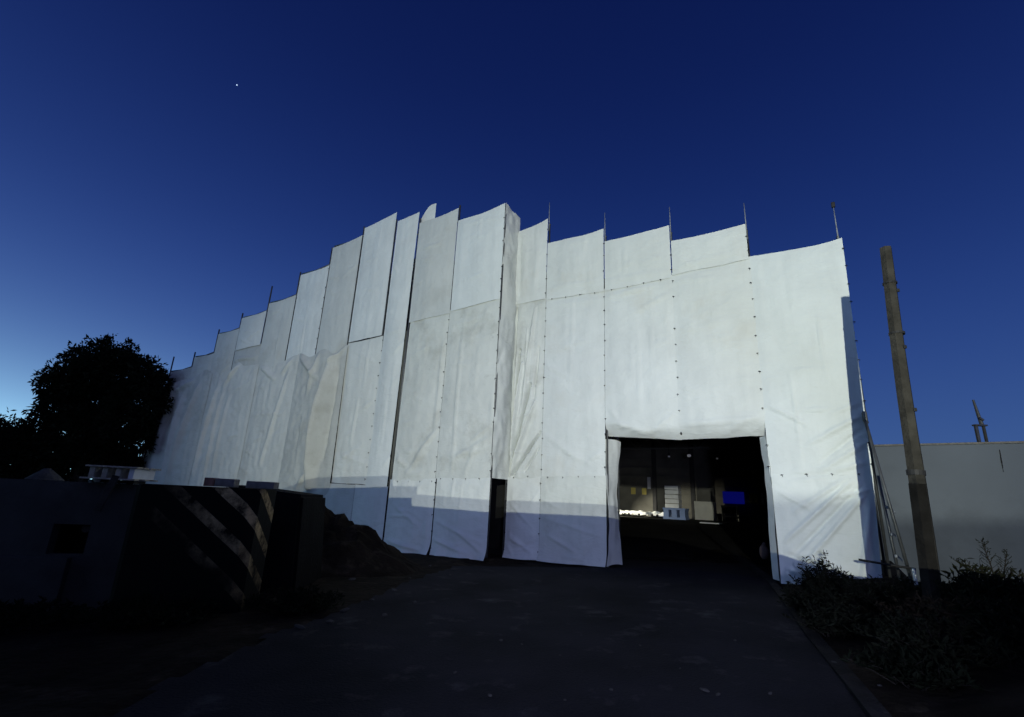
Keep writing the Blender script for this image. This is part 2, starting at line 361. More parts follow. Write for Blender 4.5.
for k in range(9):
    z = 1.2 + 0.55*k; wbox(bm, -25, 0.6, HB+0.05, HB+0.002, z, z+0.04)
bmesh.ops.recalc_face_normals(bm, faces=bm.faces)
hpart('back_wall', bm, M_INNER)
bm = bmesh.new()
for a, b in (((-25.4, 0), (-12.2, 0)), ((-12.2, 0), (0.9, 0))):
    z0, z1 = eave(a[0])+0.02, eave(b[0])+0.02
    v = [bm.verts.new(wall(s, z+dz, o)) for s, z, o, dz in ((a[0], z0, -1.1, 0), (b[0], z1, -1.1, 0), (b[0], z1, HB-0.3, 0), (a[0], z0, HB-0.3, 0))]
    v2 = [bm.verts.new(q.co + Vector((0, 0, 0.1))) for q in v]
    bm.faces.new(v); bm.faces.new(v2[::-1])
    for i in range(4): bm.faces.new((v[i], v2[i], v2[(i+1) % 4], v[(i+1) % 4]))
bmesh.ops.recalc_face_normals(bm, faces=bm.faces)
hpart('roof', bm, M_STEEL)
for s, o in ((-9.1, HB+0.25), (-6.75, HB+0.25), (-3.0, HB+0.25), (-12, HB+0.25), (-11.5, -8), (-0.2, -8), (-0.2, -15)):
    bm = bmesh.new(); wbox(bm, s-0.02, s+0.02, o+0.12, o-0.12, 0.2, 6.0); wbox(bm, s-0.11, s+0.11, o+0.14, o+0.121, 0.2, 6.0); wbox(bm, s-0.11, s+0.11, o-0.121, o-0.14, 0.2, 6.0)
    hpart('column', bm, M_STEEL)
for o in (-19.5, -15.0):
    bm = bmesh.new(); last = None
    for k in range(14):
        s = -24 + 1.8*k; p = wall(s, 5.0, o); q = wall(s+0.9, 5.75, o)
        tube(bm, [p, q], 0.045, 6); tube(bm, [q, wall(s+1.8, 5.0, o)], 0.045, 6)
    tube(bm, [wall(-25, 5.0, o), wall(0.5, 5.0, o)], 0.06, 6); tube(bm, [wall(-25, 5.75, o), wall(0.5, 5.75, o)], 0.06, 6)
    hpart('roof_truss', bm, mat('truss_paint', (0.16, 0.16, 0.15), 0.7))

# ------------------------------------------------------------------ tarpaulins
tie_bm = bmesh.new()
tube(tie_bm, [(-0.030, 0, 0), (-0.012, -0.022, 0.006), (0.012, -0.022, -0.006), (0.030, 0, 0)], 0.011, 6)
box(tie_bm, (0, -0.026, 0), (0.024, 0.02, 0.03), bev=0.006)
tube(tie_bm, [(0.0, -0.03, -0.01), (0.012, -0.034, -0.06)], 0.006, 5)
TIE_ME = bpy.data.meshes.new('tie'); tie_bm.to_mesh(TIE_ME); tie_bm.free(); TIE_ME.materials.append(M_TIE)
ANG = math.atan2(T.y, T.x)
SHEETS = []
def crease_w(s, z, cr):
    tot = 0
    for (s0, z0, s1, z1, wd, am) in cr:
        dx, dz = s1-s0, z1-z0; L2 = dx*dx+dz*dz
        t = max(-0.15, min(1.15, ((s-s0)*dx+(z-z0)*dz)/L2))
        tc_ = max(0, min(1, t)); px, pz = s0+dx*tc_, z0+dz*tc_
        d2 = (s-px)**2+(z-pz)**2
        wd = wd*0.72
        if d2 < 9*wd*wd:
            tap = math.sin(math.pi*max(0.06, min(0.94, 0.08+0.84*tc_)))**0.7
            tot += am*tap*math.exp(-d2/(wd*wd))
    return tot
def sheet(label, s0, s1, zb, zt, m, plane=0, off=0.0, bulge=0.03, fold=0.012, crump=0.010, sag=0.05, creases=(), ties='', seed=0, step=0.055,
          sb0=None, sb1=None, wavy=0.03, botwave=0.02, tie_dz=0.40, topfun=None, edge=0.0, foot=0.0, roll=0.0):
    """one tarpaulin: s0..s1 along the wall, zb/zt bottom and top heights at its two ends"""
    base = (0.7 if plane else 0.0) + off
    rg = random.Random(seed*17+3); creases = list(creases); zl, zh = max(zb), min(zt); w0 = s1-s0
    for k in range(int(2 + (zh-zl)*0.9)):
        kind = rg.random()
        if kind < 0.35:
            z = rg.uniform(zl+0.1, zh-0.1); a_ = s0 + w0*rg.uniform(0.05, 0.4); creases.append((a_, z, a_+w0*rg.uniform(.2, .5), z+rg.uniform(-.12, .12), .030, rg.uniform(.014, .030)))
        elif kind < 0.6:
            x = s0 + w0*rg.choice((0.33, 0.5, 0.66)); z = rg.uniform(zl, zh-0.6); creases.append((x, z, x+rg.uniform(-.04, .04), min(zh, z+rg.uniform(.8, 2.4)), .028, rg.uniform(.010, .024)))
        else:
            sd = rg.choice((0.03, 0.97)); z = rg.uniform(zl+0.3, zh-0.2); dx_ = w0*rg.uniform(.2, .5)*(1 if sd < .5 else -1); x = s0+w0*sd
            creases.append((x, z, x+dx_, z-rg.uniform(.1, .5), .034, rg.uniform(.016, .042)))
    sb0 = s0 if sb0 is None else sb0; sb1 = s1 if sb1 is None else sb1
    nu = max(8, int((s1-s0)/step)); hgt = max(zt)-min(zb); nv = max(8, int(hgt/(step*1.15)))
    bm = bmesh.new(); V = []
    for j in range(nv+1):
        row = []; v = j/nv
        for i in range(nu+1):
            u = i/nu
            a = (sb0 + (s0-sb0)*v); b = (sb1 + (s1-sb1)*v)
            a2, b2 = a+0.008, b-0.008; s = a2 + (b2-a2)*u
            z0 = zb[0] + (zb[1]-zb[0])*u + botwave*noise.noise((s*1.7, seed, 0.3))
            z1 = (topfun(u) if topfun else zt[0] + (zt[1]-zt[0])*u - 0.65*sag*4*u*(1-u)*(0.7+0.6*u)) + wavy*noise.noise((s*1.1, seed, 7.7))
            z = z0 + (z1-z0)*v
            e = min(1, min(u, 1-u)*(b-a)/0.18, (1-v)*hgt/0.25 + 0.25); ev = max(0.0, e)
            w_ = bulge*math.sin(math.pi*u)*(0.4+0.6*math.sin(math.pi*min(1, v*1.02)))*(1+0.5*noise.noise((s, z*0.4, seed)))
            w_ += fold*noise.noise((s*3.2, z*0.42, seed+11)) + fold*0.6*noise.noise((s*7.5, z*0.9, seed+5))
            rn = noise.noise((s*2.6+0.7*z, z*2.9-0.5*s, seed+2)); rn2 = noise.noise((s*6.1, z*5.3, seed+23))
            w_ += crump*(1-2*abs(rn)) + crump*0.45*(1-2*abs(rn2))
            if creases: w_ += 1.5*crease_w(s, z, creases)
            w_ *= (0.25+0.75*ev)
            sc = edge*noise.noise((z*0.8, seed, 3.3+u))*(1 if u in (0, 1) else 0.6)
            if foot: 
                q = max(0, 1-(z-z0)/foot); w_ += 0.16*q*q*(0.6+0.8*noise.noise((s*2.1, seed, 4)))
            if roll:
                q = max(0, 1-(z-z0)/roll); w_ -= 0.22*q*q
            row.append(bm.verts.new(wall(s+sc, z, base+w_)))
        V.append(row)
    for j in range(nv):
        for i in range(nu): bm.faces.new((V[j][i], V[j][i+1], V[j+1][i+1], V[j+1][i]))
    o = obj('tarpaulin', bm, m, smooth=True)
    tag(o, label, 'tarpaulin', 'white tarpaulins wrapped round the scaffold')
    # cord ties through the eyelets along an edge
    def tie(s, z, of, ang=0):
        c = bpy.data.objects.new('tie', TIE_ME); COL.objects.link(c); c.parent = o
        c.location = wall(s, z, base+of); c.rotation_euler = (random.uniform(-.2, .2), random.uniform(-.25, .25), ANG + random.uniform(-.2, .2) + ang)
        k = random.uniform(0.55, 0.75); c.scale = (k, k, k)
    for e in ties:
        if e in 'LR':
            za, zz = (zb[0], zt[0]) if e == 'L' else (zb[1], zt[1])
            z = za + 0.2
            while z < zz - 0.1:
                v = (z-za)/(zz-za); s = (sb0+(s0-sb0)*v) if e == 'L' else (sb1+(s1-sb1)*v)
                if random.random() < 0.9: tie(s + random.uniform(-.012, .012), z + random.uniform(-.03, .03), 0.015)
                z += tie_dz
        else:
            s = s0 + 0.2
            while s < s1 - 0.1:
                u = (s-s0)/(s1-s0); z = (zb[0]+(zb[1]-zb[0])*u) if e == 'B' else (zt[0]+(zt[1]-zt[0])*u)
                tie(s, z + random.uniform(-.01, .01), 0.015); s += 0.42
    return o

# right of the corner ------------------------------------------------
sheet('tall smooth bluish-white tarpaulin at the right end, crossed by the pole shadow', -0.86, 0.93, (2.26, 2.30), (7.13, 7.16), M_COOL, bulge=0.05, crump=0.006, sag=0.06, ties='RL', seed=1, step=0.035, sb1=0.84,
      creases=[(0.95, 3.5, -0.1, 2.9, .05, .035), (0.95, 3.3, 0.05, 2.55, .04, -.03), (0.95, 3.0, 0.0, 2.35, .05, .03), (0.9, 2.6, 0.2, 2.35, .035, .03), (0.9, 3.7, 0.3, 3.45, .04, .02), (0.5, 2.45, -0.6, 2.33, .03, .015)])
sheet('creased lower tarpaulin right of the truck doorway, weeds at its foot', -0.84, 0.84, (0.30, 0.45), (2.29, 2.33), M_COOL, off=0.012, bulge=0.06, crump=0.010, sag=0.01, ties='T', seed=2, sb1=0.74, step=0.032, foot=0.4,
      creases=[(0.55, 2.25, -0.7, 1.05, .05, .05), (0.62, 2.1, -0.6, 0.8, .045, -.04), (0.65, 1.95, -0.35, 0.75, .05, .045), (0.5, 2.3, -0.5, 1.6, .05, .03), (0.75, 1.9, 0.45, 0.5, .06, .04), (0.3, 0.6, -0.7, 0.9, .05, .03), (-0.2, 0.5, -0.75, 0.55, .05, .03)])
sheet('short top tarpaulin second from the right end, under a mast', -2.56, -0.85, (7.02, 7.05), (7.96, 7.98), M_WHITE, off=0.02, sag=0.05, bulge=0.04, seed=3, ties='R', creases=[(-2.4, 7.2, -1.0, 7.28, .05, .02)])
sheet('wide white tarpaulin hanging over the right half of the truck doorway', -2.58, -0.83, (3.05, 3.10), (7.10, 7.12), M_WHITE, bulge=0.05, sag=0.03, ties='', seed=4, roll=0.35,
      creases=[(-2.5, 6.85, -1.6, 6.75, .05, .02), (-2.5, 3.35, -0.9, 3.45, .06, .03), (-1.6, 3.2, -0.85, 3.55, .05, .03), (-2.3, 5.3, -1.2, 5.25, .04, .010)])
sheet('top tarpaulin with faint folds third from the right end', -4.30, -2.57, (6.92, 6.96), (8.38, 8.41), M_WHITE, off=0.02, sag=0.05, bulge=0.04, seed=5, ties='RB', creases=[(-4.2, 7.2, -2.7, 7.15, .05, .02)])
sheet('white tarpaulin hanging over the left half of the truck doorway', -4.32, -2.56, (3.16, 3.06), (7.01, 7.03), M_WHITE, bulge=0.05, sag=0.03, ties='R', seed=6, roll=0.35,
      creases=[(-4.25, 6.75, -2.9, 6.85, .05, .025), (-4.2, 6.6, -3.2, 6.72, .04, -.02), (-4.25, 3.5, -3.2, 3.2, .07, .05), (-3.9, 3.2, -2.7, 3.3, .05, .03), (-4.28, 3.9, -3.8, 3.3, .05, .03)])
sheet('top tarpaulin with small tear marks fourth from the right end', -6.03, -4.31, (6.98, 6.93), (8.76, 8.78), M_WHITE, off=0.02, sag=0.05, bulge=0.04, seed=7, ties='RB',
      creases=[(-4.75, 8.0, -4.7, 7.2, .04, .02), (-5.9, 7.3, -4.4, 7.25, .05, .02)])
sheet('long white tarpaulin left of the truck doorway', -6.04, -4.31, (2.16, 2.20), (7.02, 7.0), M_WHITE, bulge=0.05, sag=0.03, ties='RB', seed=8,
      creases=[(-5.2, 6.9, -5.25, 4.2, .05, .02), (-5.95, 6.8, -4.5, 6.72, .05, .02), (-5.9, 3.2, -5.0, 2.6, .05, .03), (-5.5, 2.9, -4.6, 2.4, .05, .02)])
sheet('low tarpaulin left of the doorway flap, stained and half shaded', -6.04, -4.29, (0.19, 0.22), (2.20, 2.22), M_BEIGE, off=0.012, bulge=0.05, crump=0.012, sag=0.01, ties='L', seed=9, foot=0.35, step=0.035,
      creases=[(-5.9, 1.2, -4.4, 0.85, .05, .02), (-5.8, 0.8, -5.0, 0.45, .05, .03)])
sheet('narrow top tarpaulin standing right of the projecting corner', -7.06, -6.03, (7.02, 7.02), (9.40, 9.58), M_WHITE, off=0.02, sag=0.04, bulge=0.05, seed=10, ties='R', creases=[(-6.95, 9.2, -6.9, 7.2, .08, -.04), (-6.3, 8.8, -6.4, 7.2, .08, .025)])
sheet('gathered narrow tarpaulin with long folds above the dark slit', -7.10, -6.03, (2.12, 2.14), (7.08, 7.08), M_BEIGE, bulge=0.07, crump=0.012, fold=0.02, sag=0.03, seed=12, ties='R', step=0.02,
      creases=[(-7.0, 2.15, -6.42, 4.6, .045, -.26), (-6.93, 2.15, -6.25, 4.1, .05, .12), (-6.9, 2.15, -6.10, 3.3, .04, -.18), (-7.04, 2.15, -6.80, 5.6, .05, -.26), (-6.96, 2.4, -6.66, 5.2, .05, .12), (-7.06, 2.15, -7.0, 6.9, .06, -.2), (-6.6, 4.0, -6.35, 6.8, .06, .06), (-6.5, 2.3, -6.12, 2.9, .035, -.08), (-6.3, 4.2, -6.2, 5.6, .04, -.06)])
sheet('narrow low tarpaulin right of the dark slit, torn at the foot', -7.03, -6.03, (0.17, 0.19), (2.14, 2.18), M_WHITE, off=0.012, bulge=0.05, crump=0.012, sag=0.01, ties='LT', seed=13, foot=0.3, step=0.035, creases=[(-6.9, 0.7, -6.2, 0.35, .05, .04), (-6.7, 0.4, -6.1, 0.6, .04, -.03), (-6.9, 1.5, -6.3, 1.0, .05, .02)])

# left of the corner, standing 0.7 m forward --------------------------
sheet('bright top tarpaulin ending at the projecting corner', -8.86, -7.10, (6.86, 6.95), (9.93, 10.02), M_COOL, plane=1, off=0.02, sag=0.10, bulge=0.05, crump=0.006, seed=20, ties='R', creases=[(-8.7, 9.7, -7.4, 9.6, .05, .015)])
sheet('soiled beige tarpaulin left of the projecting corner', -8.90, -7.11, (2.03, 2.07), (6.92, 6.98), M_BEIGE, plane=1, bulge=0.04, crump=0.012, sag=0.02, seed=21, ties='LRB',
      creases=[(-8.3, 6.8, -8.35, 2.2, .04, .03), (-8.9, 4.3, -8.35, 4.5, .03, .02), (-7.15, 3.1, -8.3, 2.55, .06, .045), (-7.2, 2.8, -8.7, 2.6, .05, .03), (-7.15, 4.7, -7.2, 3.3, .05, .03), (-7.6, 2.9, -7.9, 2.2, .05, .03), (-8.6, 6.4, -7.4, 6.5, .05, .015)])
sheet('low tarpaulin left of the dark slit, lit above its shadow line', -8.84, -7.09, (0.10, 0.13), (2.05, 2.09), M_WHITE, plane=1, off=0.012, bulge=0.06, crump=0.014, sag=0.01, ties='L', seed=22, foot=0.35, step=0.035, creases=[(-8.8, 0.5, -7.6, 0.25, .06, .05), (-8.7, 0.95, -7.2, 0.5, .06, .03), (-7.2, 0.3, -7.9, 0.7, .06, .03)])
sheet('top tarpaulin with a pointed right corner next to the gable top', -10.50, -8.87, (6.76, 6.80), (10.30, 10.40), M_GREY, plane=1, off=0.02, sag=0.08, bulge=0.05, crump=0.006, seed=23)
sheet('soiled tarpaulin with dark smudges right of the dark gap', -10.46, -8.89, (1.93, 1.97), (6.80, 6.84), M_BEIGE, plane=1, bulge=0.04, crump=0.014, sag=0.02, seed=24, ties='B', sb0=-10.52,
      creases=[(-9.0, 6.0, -9.05, 3.4, .06, .04), (-10.3, 5.6, -9.4, 5.9, .05, .02), (-10.2, 4.4, -9.7, 4.5, .04, .02), (-8.95, 3.4, -9.7, 2.5, .07, .045), (-9.2, 2.9, -10.0, 2.1, .06, .03)])
sheet('low tarpaulin on the left with a curled foot by the rubble', -10.56, -8.86, (0.04, 0.10), (1.97, 2.03), M_WHITE, plane=1, off=0.012, bulge=0.06, crump=0.014, sag=0.01, ties='R', seed=25, foot=0.4, step=0.035, creases=[(-10.4, 0.35, -9.2, 0.2, .06, .05), (-10.3, 1.3, -9.3, 0.8, .06, .02)])
sheet('long narrow tarpaulin left of the dark gap, under the gable top', -11.56, -10.56, (1.74, 1.76), (10.66, 10.74), M_COOL, plane=1, off=0.01, sag=0.04, bulge=0.05, crump=0.007, seed=26, ties='L', sb1=-10.66, creases=[(-11.5, 6.5, -10.7, 6.55, .05, .02)])
sheet('highest tarpaulin of the stepped gable', -13.20, -11.62, (6.44, 6.50), (10.82, 11.02), M_COOL, plane=1, off=0.03, sag=0.04, bulge=0.05, crump=0.006, seed=27)
sheet('white tarpaulin under the highest one, seam dots on its sides', -13.24, -11.58, (1.82, 1.80), (6.44, 6.48), M_WHITE, plane=1, bulge=0.05, sag=0.03, seed=28, ties='L', sb1=-11.36, sb0=-13.1,
      creases=[(-13.0, 6.2, -11.8, 5.6, .06, .02), (-12.3, 4.5, -12.4, 3.0, .05, .03), (-12.8, 2.7, -11.6, 2.4, .05, .03), (-11.8, 3.0, -12.9, 2.5, .05, .02)])
sheet('low shaded tarpaulin behind the rubble heap, left of the dark gap', -12.0, -10.62, (0.12, 0.10), (1.80, 1.78), M_WHITE, plane=1, off=0.0, bulge=0.05, crump=0.012, sag=0.01, ties='', seed=29, foot=0.3)
sheet('lowest far tarpaulin above the dark concrete block', -14.6, -11.98, (0.2, 0.15), (1.84, 1.80), M_GREY, plane=1, off=0.012, bulge=0.05, crump=0.012, sag=0.01, ties='', seed=30)
sheet('bluish shaded top tarpaulin on the left slope of the gable', -14.86, -13.26, (5.8, 5.9), (10.44, 10.56), M_GREY, plane=1, off=0.03, sag=0.06, bulge=0.04, crump=0.006, seed=31)
sheet('top tarpaulin two steps left of the highest one', -16.60, -14.90, (5.8, 5.8), (9.66, 9.74), M_COOL, plane=1, off=0.02, sag=0.06, bulge=0.04, crump=0.007, seed=32, ties='R')
sheet('grey top tarpaulin three steps left of the highest one', -18.38, -16.63, (5.7, 5.7), (8.78, 8.84), M_GREY, plane=1, off=0.03, sag=0.06, bulge=0.04, crump=0.008, seed=33)
sheet('small pale square tarpaulin on the left slope of the gable', -20.16, -18.42, (6.98, 7.02), (8.42, 8.47), M_WHITE, plane=1, off=0.05, sag=0.05, bulge=0.03, seed=34)
sheet('slack strip of tarpaulin below the small pale square one', -20.22, -18.30, (6.0, 6.0), (7.05, 7.08), M_OLD, plane=1, off=0.01, sag=0.05, bulge=0.03, seed=35, creases=[(-20, 6.6, -18.6, 6.5, .08, .05)])
sheet('top tarpaulin one step below the small pale square one', -21.84, -20.22, (5.4, 5.4), (7.94, 7.98), M_GREY, plane=1, off=0.02, sag=0.05, bulge=0.03, seed=36)
sheet('second lowest top tarpaulin near the left end by the tree', -23.50, -21.82, (5.9, 6.0), (7.06, 7.10), M_GREY, plane=1, off=0.01, sag=0.05, bulge=0.03, seed=37)
sheet('lowest top tarpaulin at the left end by the tree', -25.45, -23.48, (5.8, 5.9), (6.58, 6.64), M_OLD, plane=1, off=0.0, sag=0.05, bulge=0.03, seed=38)
def tw(a, b, wv): return lambda u: a + (b-a)*u + wv*(math.sin(6.5*u+1)*0.5 + math.sin(13*u+2)*0.3)
sheet('draped tarpaulin with a deep vertical fold on the left half', -15.75, -13.16, (0.3, 0.3), (6.40, 6.42), M_OLD, plane=1, off=0.05, bulge=0.05, fold=0.014, crump=0.022, topfun=lambda u: 6.36 - 0.22*math.sin(math.pi*min(1, u*1.9))**2 - 0.25*math.sin(math.pi*max(0, u*2.1-1.1))**2, seed=40, sb1=-13.05, step=0.05,
      creases=[(-13.72, 5.9, -13.95, 1.7, .22, .34), (-13.98, 5.4, -14.2, 2.0, .12, -.16), (-13.45, 5.6, -13.6, 2.5, .10, -.10), (-14.6, 6.2, -14.9, 4.8, .12, .07), (-15.6, 6.2, -14.5, 5.3, .12, .08), (-13.3, 6.3, -13.9, 5.7, .12, .08), (-14.0, 2.4, -14.6, 1.6, .12, .08)])
sheet('pale draped tarpaulin on the left half, square patch low on it', -18.3, -15.70, (0.3, 0.3), (6.32, 6.42), M_GREY, plane=1, off=0.03, bulge=0.05, fold=0.02, crump=0.016, topfun=lambda u: 6.25 + 0.1*u - 0.18*math.sin(math.pi*u)**2, seed=41, step=0.06,
      creases=[(-18.2, 4.2, -15.8, 4.15, .05, .03), (-18.1, 6.1, -17.0, 5.5, .10, .06), (-16.2, 5.8, -16.9, 2.4, .12, .05), (-16.1, 6.2, -16.6, 5.7, .1, .05), (-17.6, 3.2, -17.1, 3.35, .05, .03)])
sheet('slack draped tarpaulin with a wavy upper edge on the left half', -21.6, -18.2, (0.3, 0.3), (6.2, 6.3), M_GREY, plane=1, off=0.05, bulge=0.05, fold=0.014, crump=0.022, topfun=lambda u: 6.22 - 0.55*math.exp(-((u-0.35)/0.16)**2) + 0.28*math.exp(-((u-0.55)/0.1)**2), seed=42, step=0.06,
      creases=[(-20.8, 5.6, -21.3, 2.0, .15, .10), (-20.3, 5.4, -20.4, 1.5, .12, .09), (-19.6, 6.3, -20.4, 5.5, .12, .10), (-19.3, 3.4, -18.6, 3.5, .06, .03), (-19.8, 5.0, -19.9, 2.0, .12, .05)])
sheet('dim baggy draped tarpaulin at the far left end beside the tree', -25.55, -21.5, (0.3, 0.3), (6.05, 6.2), M_OLD, plane=1, off=0.07, bulge=0.08, fold=0.025, crump=0.03, topfun=lambda u: 6.02 + 0.05*u + 0.30*math.exp(-((u-0.85)/0.12)**2), seed=43, sb0=-26.4, step=0.07,
      creases=[(-22.3, 5.6, -23.2, 1.5, .2, .14), (-23.4, 5.4, -23.6, 1.4, .18, .12), (-24.4, 5.8, -24.6, 1.5, .2, .12), (-22.9, 5.9, -24.2, 5.5, .15, .10), (-25.2, 4.4, -25.7, 2.2, .2, .15)])

# the return of the projecting corner, the small flag of tarpaulin and the doorway flaps
def strip(label, f, nu, nv, m, seed, am):
    bm = bmesh.new(); V = []
    for j in range(nv+1):
        row = []
        for i in range(nu+1):
            p = f(i/nu, j/nv); k = noise.noise((p.x*3, p.z*0.8, seed))*am + noise.noise((p.x*8, p.z*3, seed))*am*0.4
            row.append(bm.verts.new(p + (N*0.5+T)*k))
        V.append(row)
    for j in range(nv):
        for i in range(nu): bm.faces.new((V[j][i], V[j][i+1], V[j+1][i+1], V[j+1][i]))
    o = obj('tarpaulin', bm, m, smooth=True); return tag(o, label, 'tarpaulin', 'white tarpaulins wrapped round the scaffold')
strip('narrow shaded tarpaulin turned back round the projecting corner', lambda u, v: wall(-7.10+0.06*u+0.05*math.sin(math.pi*u)*math.sin(3*v), 2.08+(7.95-0.12*u)*v, 0.71-0.75*u), 22, 160, M_GREY, 51, 0.09)
strip('small rounded tarpaulin tip sticking up behind the gable top', lambda u, v: wall(-10.62+0.62*u, 10.2+(0.35+0.45*math.sin(0.5*math.pi*min(1, u*1.5)))*v, 0.55), 10, 10, M_WHITE, 52, 0.01)
strip('loose flap folded inward at the left side of the truck doorway', lambda u, v: wall(-4.30+0.16*u+0.05*math.sin(5*v+2*u), 0.22+(2.86-0.05*u)*v+0.05*math.sin(2.5*u), 0.0-0.50*u*(0.85+0.15*v)), 14, 60, M_GREY, 53, 0.06)
strip('thin flap folded inward at the right side of the truck doorway', lambda u, v: wall(-0.84-0.13*u, 0.33+2.74*v, 0.02-0.22*u), 8, 60, M_WHITE, 54, 0.05)

strip('dark grey strip added as the shade in the long gap left of the smudged tarpaulin', lambda u, v: wall(-10.72+0.32*u, 1.76+4.8*v, 0.60), 6, 60, mat('gap_grey', (0.12, 0.125, 0.12), 0.9, var=0.15), 55, 0.01)  # dark colour stands for the shade inside the gap

# ------------------------------------------------------------------ scaffold behind the tarpaulins
scaf = thing('scaffold', 'steel pipe scaffold standing behind the white tarpaulins', 'scaffold', wall(-12, 0.1, -0.3))
bpy.context.view_layer.update()
def spart(name, bm, m): 
    o = obj(name, bm, m, smooth=True); o.parent = scaf; o.matrix_parent_inverse = scaf.matrix_world.inverted(); return o
stds = [(0.86, 0, 7.95), (-0.85, 0, 8.55), (-2.56, 0, 8.95), (-4.30, 0, 9.3), (-6.03, 0, 10.15), (-7.12, 1, 10.0),
        (-8.87, 1, 10.5), (-10.54, 1, 10.5), (-11.6, 1, 10.78), (-13.23, 1, 10.95), (-14.88, 1, 10.5), (-16.62, 1, 9.85), (-18.40, 1, 9.6), (-20.20, 1, 8.7), (-21.83, 1, 8.2), (-23.49, 1, 7.35), (-25.4, 1, 7.35)]
for s, pl, z in stds:
    o = 0.7*pl - (0.035 if pl else 0.09)
    if s < -11: s = s + 0.006*s
    for oo, zz in ((o, z), (o-0.75, z-1.6)):
        zlo = 3.15 if s == -2.56 else 0.2
        if pl == 0 and oo == o: 
            bm = bmesh.new(); tube(bm, [wall(s, zlo, oo), wall(s, min(z, z-0.75), oo)], 0.024, 8); spart('standard', bm, M_PIPE)
            bm = bmesh.new(); tube(bm, [wall(s+0.0, z-0.95, oo+0.05), wall(s, z-0.3, oo+0.05), wall(s, z, oo+0.05)], [0.016, 0.011, 0.008], 8); spart('mast', bm, M_MAST)
            bm = bmesh.new(); tube(bm, [wall(s, z-0.74, oo), wall(s, z-0.70, oo)], 0.03, 8); spart('pipe_cap', bm, M_PIPE)
        else:
            bm = bmesh.new(); tube(bm, [wall(s, zlo, oo), wall(s, zz, oo)], 0.030 if pl else 0.024, 8); spart('standard', bm, M_PIPE)
for z, sa, sb in ((1.9, -25, -7.2), (3.7, -25, -7.2), (5.5, -24.5, -7.2), (6.5, -21, -7.2), (8.3, -17.5, -7.2), (10.0, -14, -8.9)):
    bm = bmesh.new(); tube(bm, [wall(sa, z, 0.56), wall(sb, z, 0.56)], 0.022, 8); spart('ledger', bm, M_PIPE)
for z, sa, sb in ((2.1, -7, -4.3), (3.3, -7, 0.9), (5.1, -7, 0.9), (6.9, -7, 0.9)):
    bm = bmesh.new(); tube(bm, [wall(sa, z, -0.13), wall(sb, z, -0.13)], 0.022, 8); spart('ledger', bm, M_PIPE)
for sa, sb, z in ((-25.45, -23.5, 6.63), (-23.48, -21.84, 7.12), (-21.82, -20.22, 8.0), (-20.18, -18.42, 8.49), (-18.38, -16.64, 8.85), (-16.6, -14.9, 9.75), (-14.86, -13.25, 10.53)):
    bm = bmesh.new(); tube(bm, [wall(sa, z, 0.66), wall((sa+sb)/2, z-0.035, 0.66), wall(sb, z+0.05, 0.66)], 0.030, 8); spart('ledger', bm, M_PIPE)
bm = bmesh.new(); box(bm, wall(0.86, 7.98, -0.04), (0.07, 0.07, 0.12), RW, 0.015); spart('mast_head', bm, M_STEEL)

# pipe frame and brace at the right foot
bm = bmesh.new(); tube(bm, [wall(0.99, 0.25, 0.10), wall(0.90, 2.3, 0.05)], 0.024, 8); spart('standard', bm, M_PIPE)
bm = bmesh.new(); tube(bm, [wall(0.82, 3.45, 0.06), wall(1.10, 0.5, 0.55)], 0.026, 8); spart('brace', bm, M_PIPE)
bm = bmesh.new(); tube(bm, [wall(0.42, 0.86, 0.42), wall(1.16, 0.80, 0.60)], 0.018, 8); spart('ledger', bm, M_STEEL)
for z, o in ((0.95, 0.14), (1.3, 0.13), (1.75, 0.12)):
    bm = bmesh.new(); box(bm, wall(0.99-0.04*z/2, z, o), (0.045, 0.05, 0.05), RW, 0.012); tube(bm, [wall(1.0, z, o), wall(1.06, z-0.09, o+0.05)], 0.012, 6); spart('clamp', bm, M_MAST)
bm = bmesh.new(); box(bm, wall(0.84, 3.38, 0.06), (0.08, 0.10, 0.20), RW, 0.03); spart('clamp', bm, M_PIPE)

# ------------------------------------------------------------------ things inside the hall
def hall_box(name, label, cat, s, o, z0, w_, d_, h_, m, group=None):
    bm = bmesh.new(); wbox(bm, s-w_/2, s+w_/2, o+d_/2, o-d_/2, z0, z0+h_, 0.02)
    return tag(obj(name, bm, m), label, cat, group)
IO = -20.0
M_PALLET = mat('blue_pallet', (0.20, 0.28, 0.50), 0.6, var=0.1)
pal = thing('plastic_pallet', 'pale blue plastic crate base under the stack of white boxes', 'pallet', wall(-7.55, 0.86, IO))
bpy.context.view_layer.update()
def ppart(p, name, bm, m):
    o = obj(name, bm, m); o.parent = p; o.matrix_parent_inverse = p.matrix_world.inverted(); return o
bm = bmesh.new(); wbox(bm, -8.2, -6.9, IO+0.5, IO-0.5, 0.86, 0.98); wbox(bm, -8.2, -6.9, IO+0.5, IO-0.5, 1.40, 1.50); ppart(pal, 'deck', bm, M_PALLET)
for s in (-8.02, -7.55, -7.08):
    bm = bmesh.new(); wbox(bm, s-0.15, s+0.15, IO+0.48, IO-0.48, 0.981, 1.399); ppart(pal, 'block', bm, M_PALLET)
for k, nm in enumerate(('lowest', 'second', 'third', 'fourth', 'topmost')):
    hall_box('white_box', 'white flat box in the stack inside the doorway, ' + nm + ' of five', 'box', -7.68+0.01*(k % 2), IO, 1.505+0.262*k, 0.80, 0.8, 0.235, M_WHITEP, 'white boxes stacked on the blue crate base')
M_CREAM = mat('cream_panel', (0.48, 0.47, 0.42), 0.7, var=0.08)
hall_box('panel_stack', 'pale stacked panels standing against the back wall of the hall', 'panels', -6.0, HB+0.75, 0.9, 1.15, 0.5, 1.05, M_CREAM)
ct = thing('cart', 'cream framed cart beside the pale panels at the back of the hall', 'cart', wall(-4.45, 0.9, -19.6))
